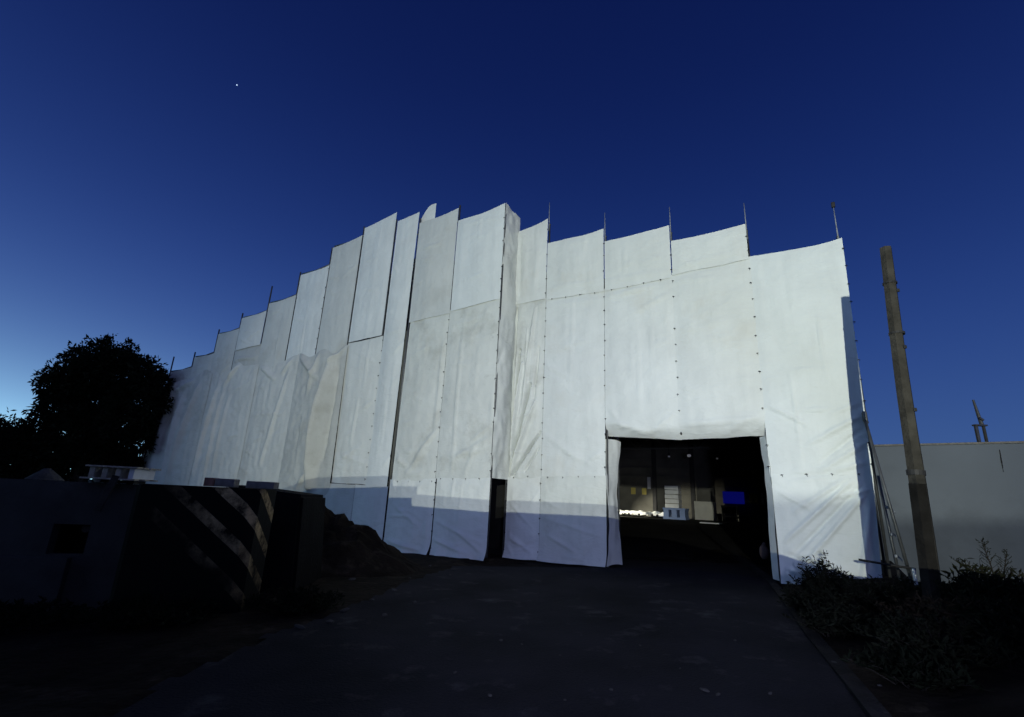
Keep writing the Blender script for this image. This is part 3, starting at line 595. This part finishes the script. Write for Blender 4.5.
bpy.context.view_layer.update()
bm = bmesh.new()
for s in (-4.85, -4.1):
    for o in (-19.3, -19.9): tube(bm, [wall(s, 0.95, o), wall(s, 1.75, o)], 0.04, 6)
for z in (1.70, 1.15): wbox(bm, -4.9, -4.05, -19.25, -19.95, z, z+0.07)
ppart(ct, 'frame', bm, M_CREAM)
bm = bmesh.new(); wbox(bm, -4.85, -4.1, -19.3, -19.9, 1.35, 1.68); ppart(ct, 'bin', bm, M_WOOD)
for s in (-4.8, -4.15):
    bm = bmesh.new(); tube(bm, [wall(s-0.03, 0.99, -19.3), wall(s+0.03, 0.99, -19.3)], 0.07, 12); ppart(ct, 'wheel', bm, M_STEEL)
hall_box('floor_board', 'pale flat board lying on the floor near the cart', 'board', -4.9, -16.6, 0.84, 1.1, 1.2, 0.05, M_WHITEP)
bl = tag(hall_box('display', 'glowing blue rectangular panel on the dark wall inside the hall', 'panel', -4.45, HB+0.45, 1.90, 1.15, 0.08, 0.68, emit('blue_glow', (0.004, 0.006, 0.22), 0.32)), 'glowing blue rectangular panel on the dark wall inside the hall', 'panel')
M_YEL = mat('yellow_sign', (0.36, 0.30, 0.08), 0.6)
hall_box('wall_sign', 'small yellow sign on the hall back wall, nearer the left flap', 'sign', -10.55, HB+0.09, 2.24, 0.30, 0.03, 0.42, M_YEL, 'yellow signs on the hall back wall')
hall_box('wall_sign', 'small yellow sign on the hall back wall, nearer the steel column', 'sign', -9.83, HB+0.09, 2.24, 0.30, 0.03, 0.42, M_YEL, 'yellow signs on the hall back wall')
hall_box('wall_board', 'upright narrow white board above the yellow signs', 'board', -9.5, HB+0.09, 2.6, 0.22, 0.03, 0.75, M_WHITEP)
hall_box('yellow_sack', 'dull yellow bundle right of the glowing blue panel', 'bundle', -3.35, HB+0.6, 1.95, 0.42, 0.4, 0.55, mat('dull_yellow', (0.30, 0.25, 0.09), 0.8, var=0.3))
hall_box('pipe_offcut', 'thin pale upright piece right of the dull yellow bundle', 'pipe', -2.92, HB+0.6, 1.95, 0.12, 0.12, 0.62, M_WHITEP)
for u, v, lab in ((669, 455, 'dim hanging lamp in the hall, left of the brighter one'), (689, 454, 'brightest hanging lamp in the hall'), (717, 457, 'small hanging lamp in the hall, furthest right')):
    p = at(u, v, 26.0)
    l = thing('hanging_lamp', lab, 'lamp', p, ANG, 'hanging lamps under the hall roof')
    k = 0.10 if u == 689 else 0.06
    bm = bmesh.new(); tube(bm, [(0, 0, 0.05), (0, 0, 0.7)], 0.012, 6); obj('cord', bm, M_STEEL, l)
    bm = bmesh.new(); tube(bm, [(0, 0, 0.10), (0, 0, 0.02), (0, 0, -0.02)], [0.03, k*1.1, k*1.2], 12); obj('lamp_shade', bm, M_STEEL, l)
    bm = bmesh.new(); bmesh.ops.create_uvsphere(bm, u_segments=12, v_segments=8, radius=k); bmesh.ops.scale(bm, vec=(1, 1, 0.8), verts=bm.verts); bmesh.ops.translate(bm, vec=(0, 0, -0.08), verts=bm.verts)
    obj('bulb', bm, emit('dim_bulb', (0.9, 0.9, 1.0), 0.08 if u == 689 else 0.03), l, True)
# lumpy white strip added to give the brightly lit floor along the foot of the back wall
bm = bmesh.new(); V = []
for i in range(61):
    s = -11.6 + 3.75*i/60; row = []
    for j in range(13):
        v = j/12; hh = 0.40*math.sin(math.pi*min(1, 0.08+v*0.8))*(0.75+0.5*noise.noise((s*2.5, v*2, 3))) + 0.03*noise.noise((s*9, v*6, 1))
        row.append(bm.verts.new(wall(s, 0.90 + max(0.0, hh), -19.9-0.9*v)))
    V.append(row)
for i in range(60):
    for j in range(12): bm.faces.new((V[i][j], V[i+1][j], V[i+1][j+1], V[i][j+1]))
tag(obj('lit_floor_strip', bm, M_WHITEP, smooth=True), 'lumpy white strip added for the brightly lit floor at the foot of the hall back wall', 'floor strip')
# rubble and sacks in the lit strip
for k in range(9):
    s = -10.9 + 0.28*k + random.uniform(-.1, .1)
    bm = bmesh.new(); bmesh.ops.create_icosphere(bm, subdivisions=2, radius=random.uniform(.05, .10))
    for q in bm.verts: q.co *= 1+0.25*noise.noise(q.co*6+Vector((k, 0, 0)))
    bmesh.ops.translate(bm, vec=wall(s, 1.02, -19.7-0.4*random.random()), verts=bm.verts)
    tag(obj('offcut', bm, M_STEEL if k % 3 else M_CREAM), 'small dark offcut lying in the lit strip at the back of the hall', 'offcut', 'offcuts on the lit hall floor')
# round pinkish object by the right jamb
p = Vector((6.15, 12.3, 0.66))
bm = bmesh.new(); bmesh.ops.create_icosphere(bm, subdivisions=3, radius=0.11)
for q in bm.verts: q.co.z *= 1.5; q.co *= 1+0.10*noise.noise(q.co*5)
tube(bm, [(0, 0, 0.13), (0.01, 0, 0.18), (0.03, 0.0, 0.20)], [0.05, 0.035, 0.04], 10)
bmesh.ops.translate(bm, vec=p, verts=bm.verts)
tag(obj('sack', bm, mat('faded_sack', (0.30, 0.20, 0.17), 0.85, var=0.2, bump=0.3), smooth=True), 'round faded pinkish sack inside the doorway by the right jamb', 'sack')
# lamp of the hall: hung near the back, behind the left jamb
spot('hall_lamp', wall(-13.6, 1.9, -18.6), wall(-9.3, 0.95, -20.5), 2700, R(22), 0.95, 0.05, (1.0, 0.95, 0.74))

# ------------------------------------------------------------------ left: low wall, striped block, dark block, pallet, bricks
LW = thing('concrete_wall', 'low grey concrete wall with a dark square opening on the left', 'wall', (-7.5, 7.0, -0.15))
bpy.context.view_layer.update()
def lpart(name, bm, m): return ppart(LW, name, bm, m)
A = Vector((-12.0, 6.55, 0)); B = Vector((-5.35, 7.55, 0)); dl = (B-A).normalized(); nl = Vector((dl.y, -dl.x, 0)); RL = Matrix((dl, -nl, Vector((0, 0, 1)))).transposed()
def lbox(bm, a, b, o0, o1, z0, z1, bev=0): return box(bm, A + dl*((a+b)/2) + nl*((o0+o1)/2) + Vector((0, 0, (z0+z1)/2)), (b-a, abs(o1-o0), z1-z0), RL, bev)
# opening a = 6.0..6.52 along the wall
bm = bmesh.new(); OA, OB, OZ0, OZ1 = 5.70, 6.17, 0.57, 0.97
lbox(bm, 0, OA, 0, -0.15, -0.4, 1.55); lbox(bm, OB, 7.25, 0, -0.15, -0.4, 1.55)
lbox(bm, OA, OB, 0, -0.15, OZ1, 1.55); lbox(bm, OA, OB, 0, -0.15, -0.4, OZ0)
bmesh.ops.remove_doubles(bm, verts=bm.verts, dist=1e-4)
lpart('panel', bm, M_CONC)
bm = bmesh.new(); lbox(bm, 0, OA+0.35, 0.10, 0.002, -0.4, OZ0-0.03, 0.012); lpart('plinth', bm, M_CONC)
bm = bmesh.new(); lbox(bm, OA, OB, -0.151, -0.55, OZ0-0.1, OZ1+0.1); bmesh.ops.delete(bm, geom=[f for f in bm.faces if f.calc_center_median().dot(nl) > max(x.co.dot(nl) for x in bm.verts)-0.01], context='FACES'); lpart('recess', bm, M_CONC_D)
bm = bmesh.new(); tube(bm, [A+dl*(OA+0.30)+nl*-0.2+Vector((0, 0, 0.9)), A+dl*(OA+0.33)+nl*-0.16+Vector((0, 0, 0.9))], 0.05, 14); lpart('valve', bm, M_PIPE)

sb = thing('barrier_block', 'concrete block with worn black and yellow hazard stripes on the left', 'barrier', (-4.44, 7.25, 0.05), R(4))
bm = bmesh.new()
box(bm, (0.06, 0.32, 0.70), (1.72, 0.7, 1.64)); 
ed = [e for e in bm.edges if abs(e.verts[0].co.z-e.verts[1].co.z) > 1 and e.verts[0].co.y < 0.3]
bmesh.ops.bevel(bm, geom=ed, offset=0.12, segments=1, affect='EDGES')
ed = [e for e in bm.edges if min(e.verts[0].co.z, e.verts[1].co.z) > 1.4]
bmesh.ops.bevel(bm, geom=ed, offset=0.015, segments=2, affect='EDGES')
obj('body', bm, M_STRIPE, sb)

bm = bmesh.new()
v = [bm.verts.new(q) for q in ((0, 0, -0.3), (1.5, 0, -0.3), (1.36, 0.06, 1.5), (0.0, 0.06, 1.62), (0, 1.3, -0.3), (1.5, 1.3, -0.3), (1.36, 1.24, 1.5), (0, 1.24, 1.62))]
for f in ((0, 1, 2, 3), (5, 4, 7, 6), (4, 0, 3, 7), (1, 5, 6, 2), (3, 2, 6, 7), (4, 5, 1, 0)): bm.faces.new([v[i] for i in f])
bmesh.ops.bevel(bm, geom=bm.edges[:], offset=0.05, segments=2, affect='EDGES')
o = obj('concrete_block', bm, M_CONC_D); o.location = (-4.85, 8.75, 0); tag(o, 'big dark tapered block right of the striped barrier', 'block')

def brick(label, u, v, Y, w_, h_, m, rz):
    p = at(u, v, Y); bm = bmesh.new(); box(bm, (0, 0, h_/2), (w_, 0.19, h_), bev=0.008)
    for sx in (-0.25, 0.25): box(bm, (sx*w_, 0, h_+0.002), (w_*0.28, 0.09, 0.004))
    o = obj('block', bm, m); o.location = p; o.rotation_euler = (0, 0, R(rz)); return tag(o, label, 'block', 'loose blocks lying along the barrier tops')
ZT = 1.52
def onblock(u, Y): 
    return at(u, 484, Y)
pbk = thing('pallet', 'weathered wooden pallet lying on the low concrete wall', 'pallet', (-5.72, 7.60, 1.56), R(8))
pbk.scale = (0.80, 0.9, 1.0)
bm = bmesh.new()
for y in (-0.28, -0.09, 0.10, 0.29): box(bm, (0, y, 0.225), (0.86, 0.15, 0.022), bev=0.003)
obj('top_boards', bm, M_PALEWOOD, pbk)
bm = bmesh.new()
for y in (-0.28, 0.02, 0.29): box(bm, (-0.03, y, 0.055), (0.90, 0.13, 0.022), bev=0.003)
obj('bottom_boards', bm, M_PALEWOOD, pbk)
for x in (-0.33, -0.12, 0.10, 0.32):
    bm = bmesh.new(); box(bm, (x, 0, 0.14), (0.085, 0.62, 0.146), bev=0.004); obj('bearer', bm, M_PALEWOOD if x < 0.3 else M_WHITEP, pbk)
for x, w_ in ((-0.3, 0.10), (0.05, 0.16), (0.3, 0.08)):
    bm = bmesh.new(); box(bm, (x, -0.05, 0.02), (w_, 0.35, 0.044), bev=0.004); obj('foot', bm, M_WOOD, pbk)
bm = bmesh.new(); box(bm, (0, 0, 0), (0.09, 0.022, 0.5), bev=0.003)
o = obj('plank', bm, M_WOOD); o.location = (-5.62, 7.25, 1.42); o.rotation_euler = (R(-12), R(8), R(8)); tag(o, 'short weathered plank leaning under the pallet on the wall', 'plank')

def loose(label, x, y, z, w_, h_, m, rz):
    bm = bmesh.new(); box(bm, (0, 0, h_/2), (w_, 0.19, h_), bev=0.008)
    for sx in (-0.25, 0.25): box(bm, (sx*w_, -0.098, h_/2), (w_*0.25, 0.008, h_*0.5))
    o = obj('block', bm, m); o.location = (x, y, z); o.rotation_euler = (0, 0, R(rz)); return tag(o, label, 'block', 'loose blocks lying on the striped barrier')
loose('short grey block with a reddish end on the striped barrier', -4.10, 7.5, 1.577, 0.27, 0.115, M_BRICK, 5)
loose('small reddish brick end left of the short grey block', -4.33, 7.5, 1.577, 0.14, 0.12, M_REDBRICK, 8)
loose('longer grey block at the right end of the striped barrier', -3.60, 7.55, 1.577, 0.40, 0.10, M_BRICK, 3)
bm = bmesh.new(); bmesh.ops.create_cone(bm, segments=16, radius1=0.25, radius2=0.04, depth=0.18, cap_ends=True)
for q in bm.verts: q.co *= 1+0.12*noise.noise(q.co*4)
o = obj('heap_of_gravel', bm, M_STONE); o.location = at(46, 474, 8.2); tag(o, 'small pale gravel heap peaking over the low wall', 'heap')
bm = bmesh.new(); bmesh.ops.create_icosphere(bm, subdivisions=2, radius=0.035); bmesh.ops.scale(bm, vec=(1.5, 1, 0.8), verts=bm.verts)
o = obj('pebble', bm, M_WHITEP); o.location = at(97, 480, 7.35); tag(o, 'small white stone on top of the low wall', 'stone')

# rubble heap between the dark block and the tarpaulin
bm = bmesh.new(); bmesh.ops.create_grid(bm, x_segments=60, y_segments=44, size=1)
for q in bm.verts:
    x, y = q.co.x, q.co.y; r = math.sqrt(x*x+y*y)
    h = max(0, 1-r)**1.0*1.2
    n_ = noise.noise((x*3, y*3, 4)) + 0.6*noise.noise((x*8, y*8, 9)) + 0.35*abs(noise.noise((x*19, y*19, 2)))
    q.co.z = h*(1+0.35*n_) + 0.05*n_*max(0, 1-r) - 0.05; q.co.x *= 2.4; q.co.y *= 1.5
o = obj('rubble_heap', bm, M_SOIL, smooth=False); o.location = (-4.0, 11.4, 0.05); tag(o, 'heap of dark soil and rubble in front of the shaded tarpaulins', 'heap')

# ------------------------------------------------------------------ utility pole
pole = thing('utility_pole', 'tall weathered utility pole with dark bands at the right', 'utility pole', (5.50, 6.6, 0.2))
pt = at(885, 248, 6.6) - Vector((5.50, 6.6, 0.2)); pb = at(931, 600, 6.6) - Vector((5.50, 6.6, 0.2)); pb.z = -0.3
bm = bmesh.new(); n_ = 24; pts = []; rr = []
for k in range(n_+1):
    t = k/n_; p_ = pb.lerp(pt, t); p_.x += 0.012*math.sin(7*t); pts.append(p_); rr.append(0.112 - 0.034*t + 0.004*noise.noise((t*9, 0, 0)))
tube(bm, pts, rr, 6); obj('shaft', bm, M_WOOD, pole)
bm = bmesh.new(); tube(bm, [pb.lerp(pt, 0.38*k/6) for k in range(7)], [0.112-0.034*0.38*k/6+0.004 for k in range(7)], 6); obj('shaded_base', bm, mat('shaded_wood', (0.018, 0.017, 0.016), 0.9, var=0.3, scale=5, bump=0.4, bscale=25), pole)  # dark sleeve: shade on the lower pole put into its colour
def ring(t, h_, dr, m, name):
    a = pb.lerp(pt, t); b_ = pb.lerp(pt, t+h_); bm = bmesh.new(); rad = 0.112-0.034*t+dr
    tube(bm, [a, b_], rad, 16); obj(name, bm, m, pole, False)
ring(0.752, 0.006, 0.010, M_STEEL, 'band'); ring(0.893, 0.005, 0.008, M_STEEL, 'band'); ring(0.40, 0.012, 0.006, M_STEEL, 'band')
for t, dx in ((0.715, 0.03), (0.555, 0.05), (0.87, 0.06)):
    a = pb.lerp(pt, t) + Vector((dx*0.6, -(0.108-0.034*t), 0)); bm = bmesh.new(); box(bm, a, (0.045, 0.03, 0.05), bev=0.008); obj('step_bolt', bm, M_STEEL, pole)

# ------------------------------------------------------------------ grey wall on the right with its bracket
GA = at(845, 448, 14.6); GB = at(1023, 443, 12.25); GB = GA + (GB-GA)*2.4; GA.z = GB.z = 0
gw = thing('boundary_wall', 'long plain grey boundary wall behind the utility pole', 'wall', (GA+GB)/2 + Vector((0, 0, 0.3)))
bpy.context.view_layer.update()
dg = (GB-GA).normalized(); RG = Matrix((dg, Vector((-dg.y, dg.x, 0)), Vector((0, 0, 1)))).transposed(); Lg = (GB-GA).length
bm = bmesh.new(); box(bm, (GA+GB)/2 + Vector((0, 0, 1.7)), (Lg, 0.2, 3.6), RG)
ppart(gw, 'wall_face', bm, M_GWALL)
bm = bmesh.new(); box(bm, (GA+GB)/2 + Vector((0, 0, 3.53)), (Lg, 0.26, 0.05), RG, 0.01); ppart(gw, 'coping', bm, M_BRICK)
pc = GA.lerp(GB, 0.0); 
def gpt(u, v):                                              # on the face of that wall
    x, y = (u-512)/FPX, -(v-358.5)/FPX; d = right*x + up*y + fwd
    nn = Vector((-dg.y, dg.x, 0)); k = (GA.dot(nn)-Vector((0, 0, CAM_H)).dot(nn))/d.dot(nn); return Vector((0, 0, CAM_H)) + d*k
q = gpt(1001, 462); bm = bmesh.new(); nn_ = Vector((dg.y, -dg.x, 0))
tube(bm, [gpt(999, 450)+nn_*0.11, gpt(1001, 462)+nn_*0.11, gpt(1003, 472)+nn_*0.11], [0.008, 0.014, 0.004], 5); ppart(gw, 'crack', bm, M_STEEL)
q = gpt(984, 445)
br = thing('vent_bracket', 'small dark bracket and pipe standing on the grey wall', 'bracket', (q.x, q.y, 3.56))
for dx in (-0.11, 0.09):
    bm = bmesh.new(); box(bm, (dx, 0, 0.21), (0.07 if dx < 0 else 0.05, 0.06, 0.42), bev=0.01); obj('post', bm, M_PIPE if dx < 0 else M_CONC, br)
bm = bmesh.new(); box(bm, (0, 0, 0.44), (0.32, 0.12, 0.04), bev=0.008); obj('cross_plate', bm, M_PIPE, br)
bm = bmesh.new(); tube(bm, [(0.06, 0, 0.46), (0.02, 0, 0.72), (-0.03, 0, 1.12)], [0.045, 0.038, 0.024], 8); obj('pipe', bm, M_PIPE, br)
bm = bmesh.new(); box(bm, (0.02, -0.06, 0.60), (0.12, 0.05, 0.05), Matrix.Rotation(R(35), 3, 'Y'), 0.008); obj('arm', bm, M_PIPE, br)

# ------------------------------------------------------------------ vegetation
def leaf(bm, p, L, wd, d, upv):
    d = d.normalized(); sd = d.cross(upv); sd = sd.normalized() if sd.length > 1e-4 else Vector((1, 0, 0)); nn = sd.cross(d)
    a = bm.verts.new(p); b = bm.verts.new(p + d*L*0.5 + sd*wd*0.5 + nn*L*0.06); c = bm.verts.new(p + d*L - nn*L*0.1); e = bm.verts.new(p + d*L*0.5 - sd*wd*0.5 + nn*L*0.06)
    bm.faces.new((a, b, c, e))
def rv(): return Vector((random.gauss(0, 1), random.gauss(0, 1), random.gauss(0, 1))).normalized()
def crown(blobs, n, L):
    bm = bmesh.new(); tot = sum(r[3]**2 for r in blobs)
    for (x, y, z, r) in blobs:
        for k in range(int(n*r*r/tot)):
            d = rv(); q = r*(random.random()**0.28); q *= 0.88+0.55*noise.noise((d*2.6+Vector((x, y, z))))
            p = Vector((x, y, z)) + Vector((d.x*q, d.y*q, d.z*q*0.85))
            if noise.noise(p*1.3) > 0.22 and random.random() < 0.9: continue
            for m_ in range(3): leaf(bm, p + rv()*L*0.6, L*random.uniform(0.5, 1.7), L*0.5, (d + rv()*0.9 + Vector((0, 0, -0.2))), rv())
    return bm
def tree(label, base, blobs, n, L, trunk_r, cat='tree', name='tree'):
    t = thing(name, label, cat, base); b = Vector(base)
    bm = bmesh.new()
    top = Vector((sum(q[0] for q in blobs)/len(blobs), sum(q[1] for q in blobs)/len(blobs), sum(q[2] for q in blobs)/len(blobs))) - b
    tube(bm, [Vector((0, 0, -0.3)), top*0.3+Vector((0.1, 0, 0)), top*0.65, top], [trunk_r*1.25, trunk_r, trunk_r*0.75, trunk_r*0.3], 10)
    for q in blobs:
        e = Vector(q[:3]) - b; s0 = top*random.uniform(0.4, 0.7)
        tube(bm, [s0, s0.lerp(e, 0.5)+Vector((0, 0, 0.12)), e], [trunk_r*0.4, trunk_r*0.28, trunk_r*0.1], 6)
    obj('trunk', bm, M_BARK, t)
    bm = crown(blobs, n, L); bmesh.ops.translate(bm, vec=-b, verts=bm.verts); obj('crown', bm, M_LEAF, t)
    return t
TY = 22.0
def tb(u, v, r, dy=0): p = at(u, v, TY+dy); return (p.x, p.y, p.z, r)
tree('large dark rounded tree against the bright horizon at the left', (-18.6, TY, 0.0), [tb(105, 372, 1.55), tb(78, 382, 1.35), tb(132, 376, 1.35), tb(62, 388, 0.95), tb(62, 408, 1.1), tb(95, 405, 1.5, .5), tb(135, 402, 1.2, -.2), tb(150, 385, 0.95, -.5), tb(112, 356, 1.0), tb(90, 428, 1.2), tb(80, 360, 0.7), tb(58, 428, 0.8), tb(128, 425, 1.0, -.4), tb(150, 405, 0.8, -.8), tb(118, 445, 0.8), tb(140, 440, 0.6, -.6), tb(142, 425, .6, -.6)], 15000, 0.17, 0.28)
for lab, (x, y), bl, n in (
    ('low dark bushy tree below the big tree, at the left edge', (-24.5, 22.5), [tb(8, 440, 1.0), tb(-20, 438, 1.4), tb(5, 460, 1.4), tb(-40, 450, 1.6)], 4500),
    ('low dark bushy tree left of the big tree trunk', (-21.5, 21.5), [tb(35, 432, 0.75), tb(30, 450, 1.1), tb(52, 452, 1.1), tb(20, 465, 1.0)], 4500),
    ('dark shrub thicket under the big tree by the tarpaulin end', (-17.5, 20.5), [tb(85, 455, 1.1), tb(112, 462, 1.0), tb(70, 465, 1.0), tb(128, 468, 0.6), tb(100, 445, .9)], 5000)):
    tree(lab, (x, y, -0.1), bl, n, 0.16, 0.12, 'bush', 'bush')

def shrub(label, x, y, h_, r, n, m, seed, name='shrub'):
    random.seed(seed); z0 = soil_z(x, y)
    t = thing(name, label, 'shrub', (x, y, z0)); st = bmesh.new(); lv = bmesh.new()
    for k in range(n):
        a = random.uniform(0, 2*math.pi); q = r*math.sqrt(random.random()); hh = h_*(1-0.55*(q/r)**2)*random.uniform(0.6, 1.1)
        b = Vector((q*0.45*math.cos(a), q*0.45*math.sin(a), -0.05)); e = Vector((q*math.cos(a), q*math.sin(a), hh)) + Vector((random.gauss(0, .06), random.gauss(0, .06), 0))
        mid = b.lerp(e, 0.5) + Vector((random.gauss(0, .04), random.gauss(0, .04), 0.04))
        tube(st, [b, mid, e], [0.006, 0.005, 0.002], 4, False)
        for i in range(16):
            f = 0.15 + 0.85*random.random(); p = b.lerp(mid, f*2) if f < .5 else mid.lerp(e, f*2-1)
            d = rv(); d.z = abs(d.z)*0.6 + 0.1
            leaf(lv, p, random.uniform(.05, .12), random.uniform(.018, .035), d, rv())
    obj('stems', st, M_BARK, t); obj('foliage', lv, m, t); return t
shrub('leafy dark shrub at the foot of the right tarpaulin', 5.15, 8.35, 0.42, 0.55, 130, M_WEED, 61)
shrub('low weeds along the kerb left of the leafy shrub', 4.55, 7.7, 0.30, 0.5, 90, M_WEED, 62)
shrub('bushy weeds between the scaffold foot and the utility pole', 5.35, 7.25, 0.40, 0.65, 150, M_WEED, 63)
shrub('dark tall weeds growing round the foot of the utility pole', 5.75, 6.25, 0.62, 0.5, 150, M_WEED, 64)
shrub('dark weeds right of the utility pole', 6.35, 6.7, 0.48, 0.55, 140, M_WEED, 65)
shrub('brownish weed tuft in front of the utility pole', 4.9, 5.9, 0.35, 0.6, 130, mat('dry_weed', (0.035, 0.026, 0.016), 0.8, var=0.5), 66)
shrub('dense dark weeds in the lower right corner', 5.3, 5.0, 0.42, 0.8, 170, M_LEAF, 67)
shrub('dark weeds at the right edge beside the fern-like plant', 6.3, 5.6, 0.45, 0.7, 150, M_LEAF, 68)
shrub('sparse dry weeds at the foot of the tarpaulin by the doorway', 5.55, 9.15, 0.62, 0.35, 26, M_WEED, 69)
shrub('scruffy dark weeds along the middle of the kerb on the right', 4.15, 6.6, 0.30, 0.55, 120, M_WEED, 74)
shrub('thick dark weeds on the bare soil before the brownish tuft', 4.35, 5.35, 0.34, 0.7, 150, M_WEED, 75)
shrub('flat dark weeds nearest the viewer beside the kerb', 3.75, 4.9, 0.22, 0.45, 90, M_LEAF, 76)
shrub('dark weeds filling the gap behind the dense corner weeds', 5.1, 5.55, 0.36, 0.6, 130, M_WEED, 77)
shrub('low black weeds at the foot of the striped barrier', -4.3, 6.85, 0.30, 0.8, 120, M_LEAF, 71)
shrub('low black weeds between the striped barrier and the rubble heap', -2.9, 7.6, 0.28, 0.7, 100, M_LEAF, 72)
shrub('low black weeds at the foot of the grey concrete wall', -5.9, 6.6, 0.22, 0.8, 100, M_LEAF, 73)
# fern-like plant at the right edge
random.seed(5)
fp = at(1002, 596, 6.6); fz = soil_z(fp.x, fp.y); ft = thing('fern_plant', 'feathery bare fern-like plant before the grey wall at the right edge', 'plant', (fp.x, fp.y, fz))
st = bmesh.new(); lv = bmesh.new()
for tip, n_ in (((-0.48, 0.05, 0.62), 15), ((-0.12, 0.0, 0.88), 17), ((0.28, 0.1, 0.75), 14), ((0.05, -0.15, 0.55), 12), ((-0.3, 0.1, 0.35), 10)):
    tip = Vector(tip); mid = tip*0.5 + Vector((0, 0, 0.13))
    tube(st, [(0, 0, -0.1), mid, tip], [0.010, 0.007, 0.003], 5, False)
    for k in range(n_):
        f = 0.25+0.75*k/n_; p = (mid*(2*f) if f < .5 else mid.lerp(tip, 2*f-1))
        for sg in (-1, 1):
            e = p + Vector((sg*0.13*(1.1-f), random.uniform(-.05, .05), 0.10*(1.15-f)+0.02)); tube(st, [p, e], [0.003, 0.0015], 3, False)
            for i in range(4): leaf(lv, p.lerp(e, 0.3+0.2*i), 0.035, 0.010, (e-p)+rv()*0.05, rv())
obj('stems', st, M_BARK, ft); obj('fronds', lv, M_WEED, ft)
# white marker stake and fallen pale board among the weeds
p = wall(1.14, 0.55, 0.60); bm = bmesh.new(); tube(bm, [p+Vector((0, 0, -0.25)), p+Vector((-0.01, 0, 0.26))], 0.022, 8)
tag(obj('marker_stake', bm, M_WHITEP), 'short white stake at the foot of the scaffold brace', 'stake')
a = at(978, 588, 7.4); b = at(1014, 603, 7.0); bm = bmesh.new(); d_ = (b-a); box(bm, (a+b)/2, (d_.length, 0.16, 0.03), d_.to_track_quat('X', 'Z').to_matrix(), 0.004)
tag(obj('fallen_board', bm, M_PALEWOOD), 'pale fallen board among the weeds before the grey wall', 'board')

# stones lying about
random.seed(11)
stones = []
for k in range(3):
    bm = bmesh.new(); bmesh.ops.create_icosphere(bm, subdivisions=2, radius=1)
    for q in bm.verts: q.co *= 1 + 0.3*noise.noise(q.co*1.4 + Vector((k*7, 0, 0))); q.co.z *= 0.6
    me = bpy.data.meshes.new('stone'); bm.to_mesh(me); bm.free(); me.materials.append(M_STONE); stones.append(me)
def stone(u, v, sz, label, grp):
    x, y = (u-512)/FPX, -(v-358.5)/FPX; d = right*x + up*y + fwd; k = 1.0
    p = Vector((0, 0, CAM_H))
    for it in range(8):
        k = (gz(p.x, p.y)+0.02-CAM_H)/d.z; p = Vector((0, 0, CAM_H)) + d*k
    o = bpy.data.objects.new('stone', random.choice(stones)); COL.objects.link(o); o.location = (p.x, p.y, gz(p.x, p.y)+0.015+sz*0.2)
    o.scale = (sz*random.uniform(.8, 1.4), sz*random.uniform(.7, 1.1), sz*random.uniform(.6, 1)); o.rotation_euler = (random.uniform(-.3, .3), random.uniform(-.3, .3), random.uniform(0, 6.3))
    tag(o, label, 'stone', grp)
for u, v, sz in ((365, 571, .05), (394, 590, .045), (352, 580, .06), (410, 578, .03), (372, 600, .04), (430, 566, .035), (345, 610, .05), (385, 615, .035), (330, 622, .05), (415, 602, .03), (450, 575, .025), (300, 628, .06)):
    stone(u, v, sz, 'small stone on the bare soil left of the drive', 'stones on the bare soil')
for u, v, sz in ((501, 640, .022), (522, 644, .015), (611, 690, .025), (565, 700, .015), (705, 690, .03), (718, 694, .02), (770, 693, .018), (835, 664, .035), (843, 672, .025), (880, 686, .03), (782, 600, .025), (640, 645, .012), (590, 616, .014), (455, 672, .018), (490, 695, .016), (680, 668, .012), (735, 640, .014), (560, 655, .012)):
    stone(u, v, sz, 'small pale stone lying on the dark drive', 'stones on the drive')

# a bright star
sp_ = at(237, 85, 3000)
bm = bmesh.new(); bmesh.ops.create_icosphere(bm, subdivisions=2, radius=4.2); bmesh.ops.translate(bm, vec=sp_, verts=bm.verts)
tag(obj('star', bm, emit('starlight', (0.75, 0.85, 1.0), 0.9)), 'single bright star in the blue sky at the upper left', 'star')
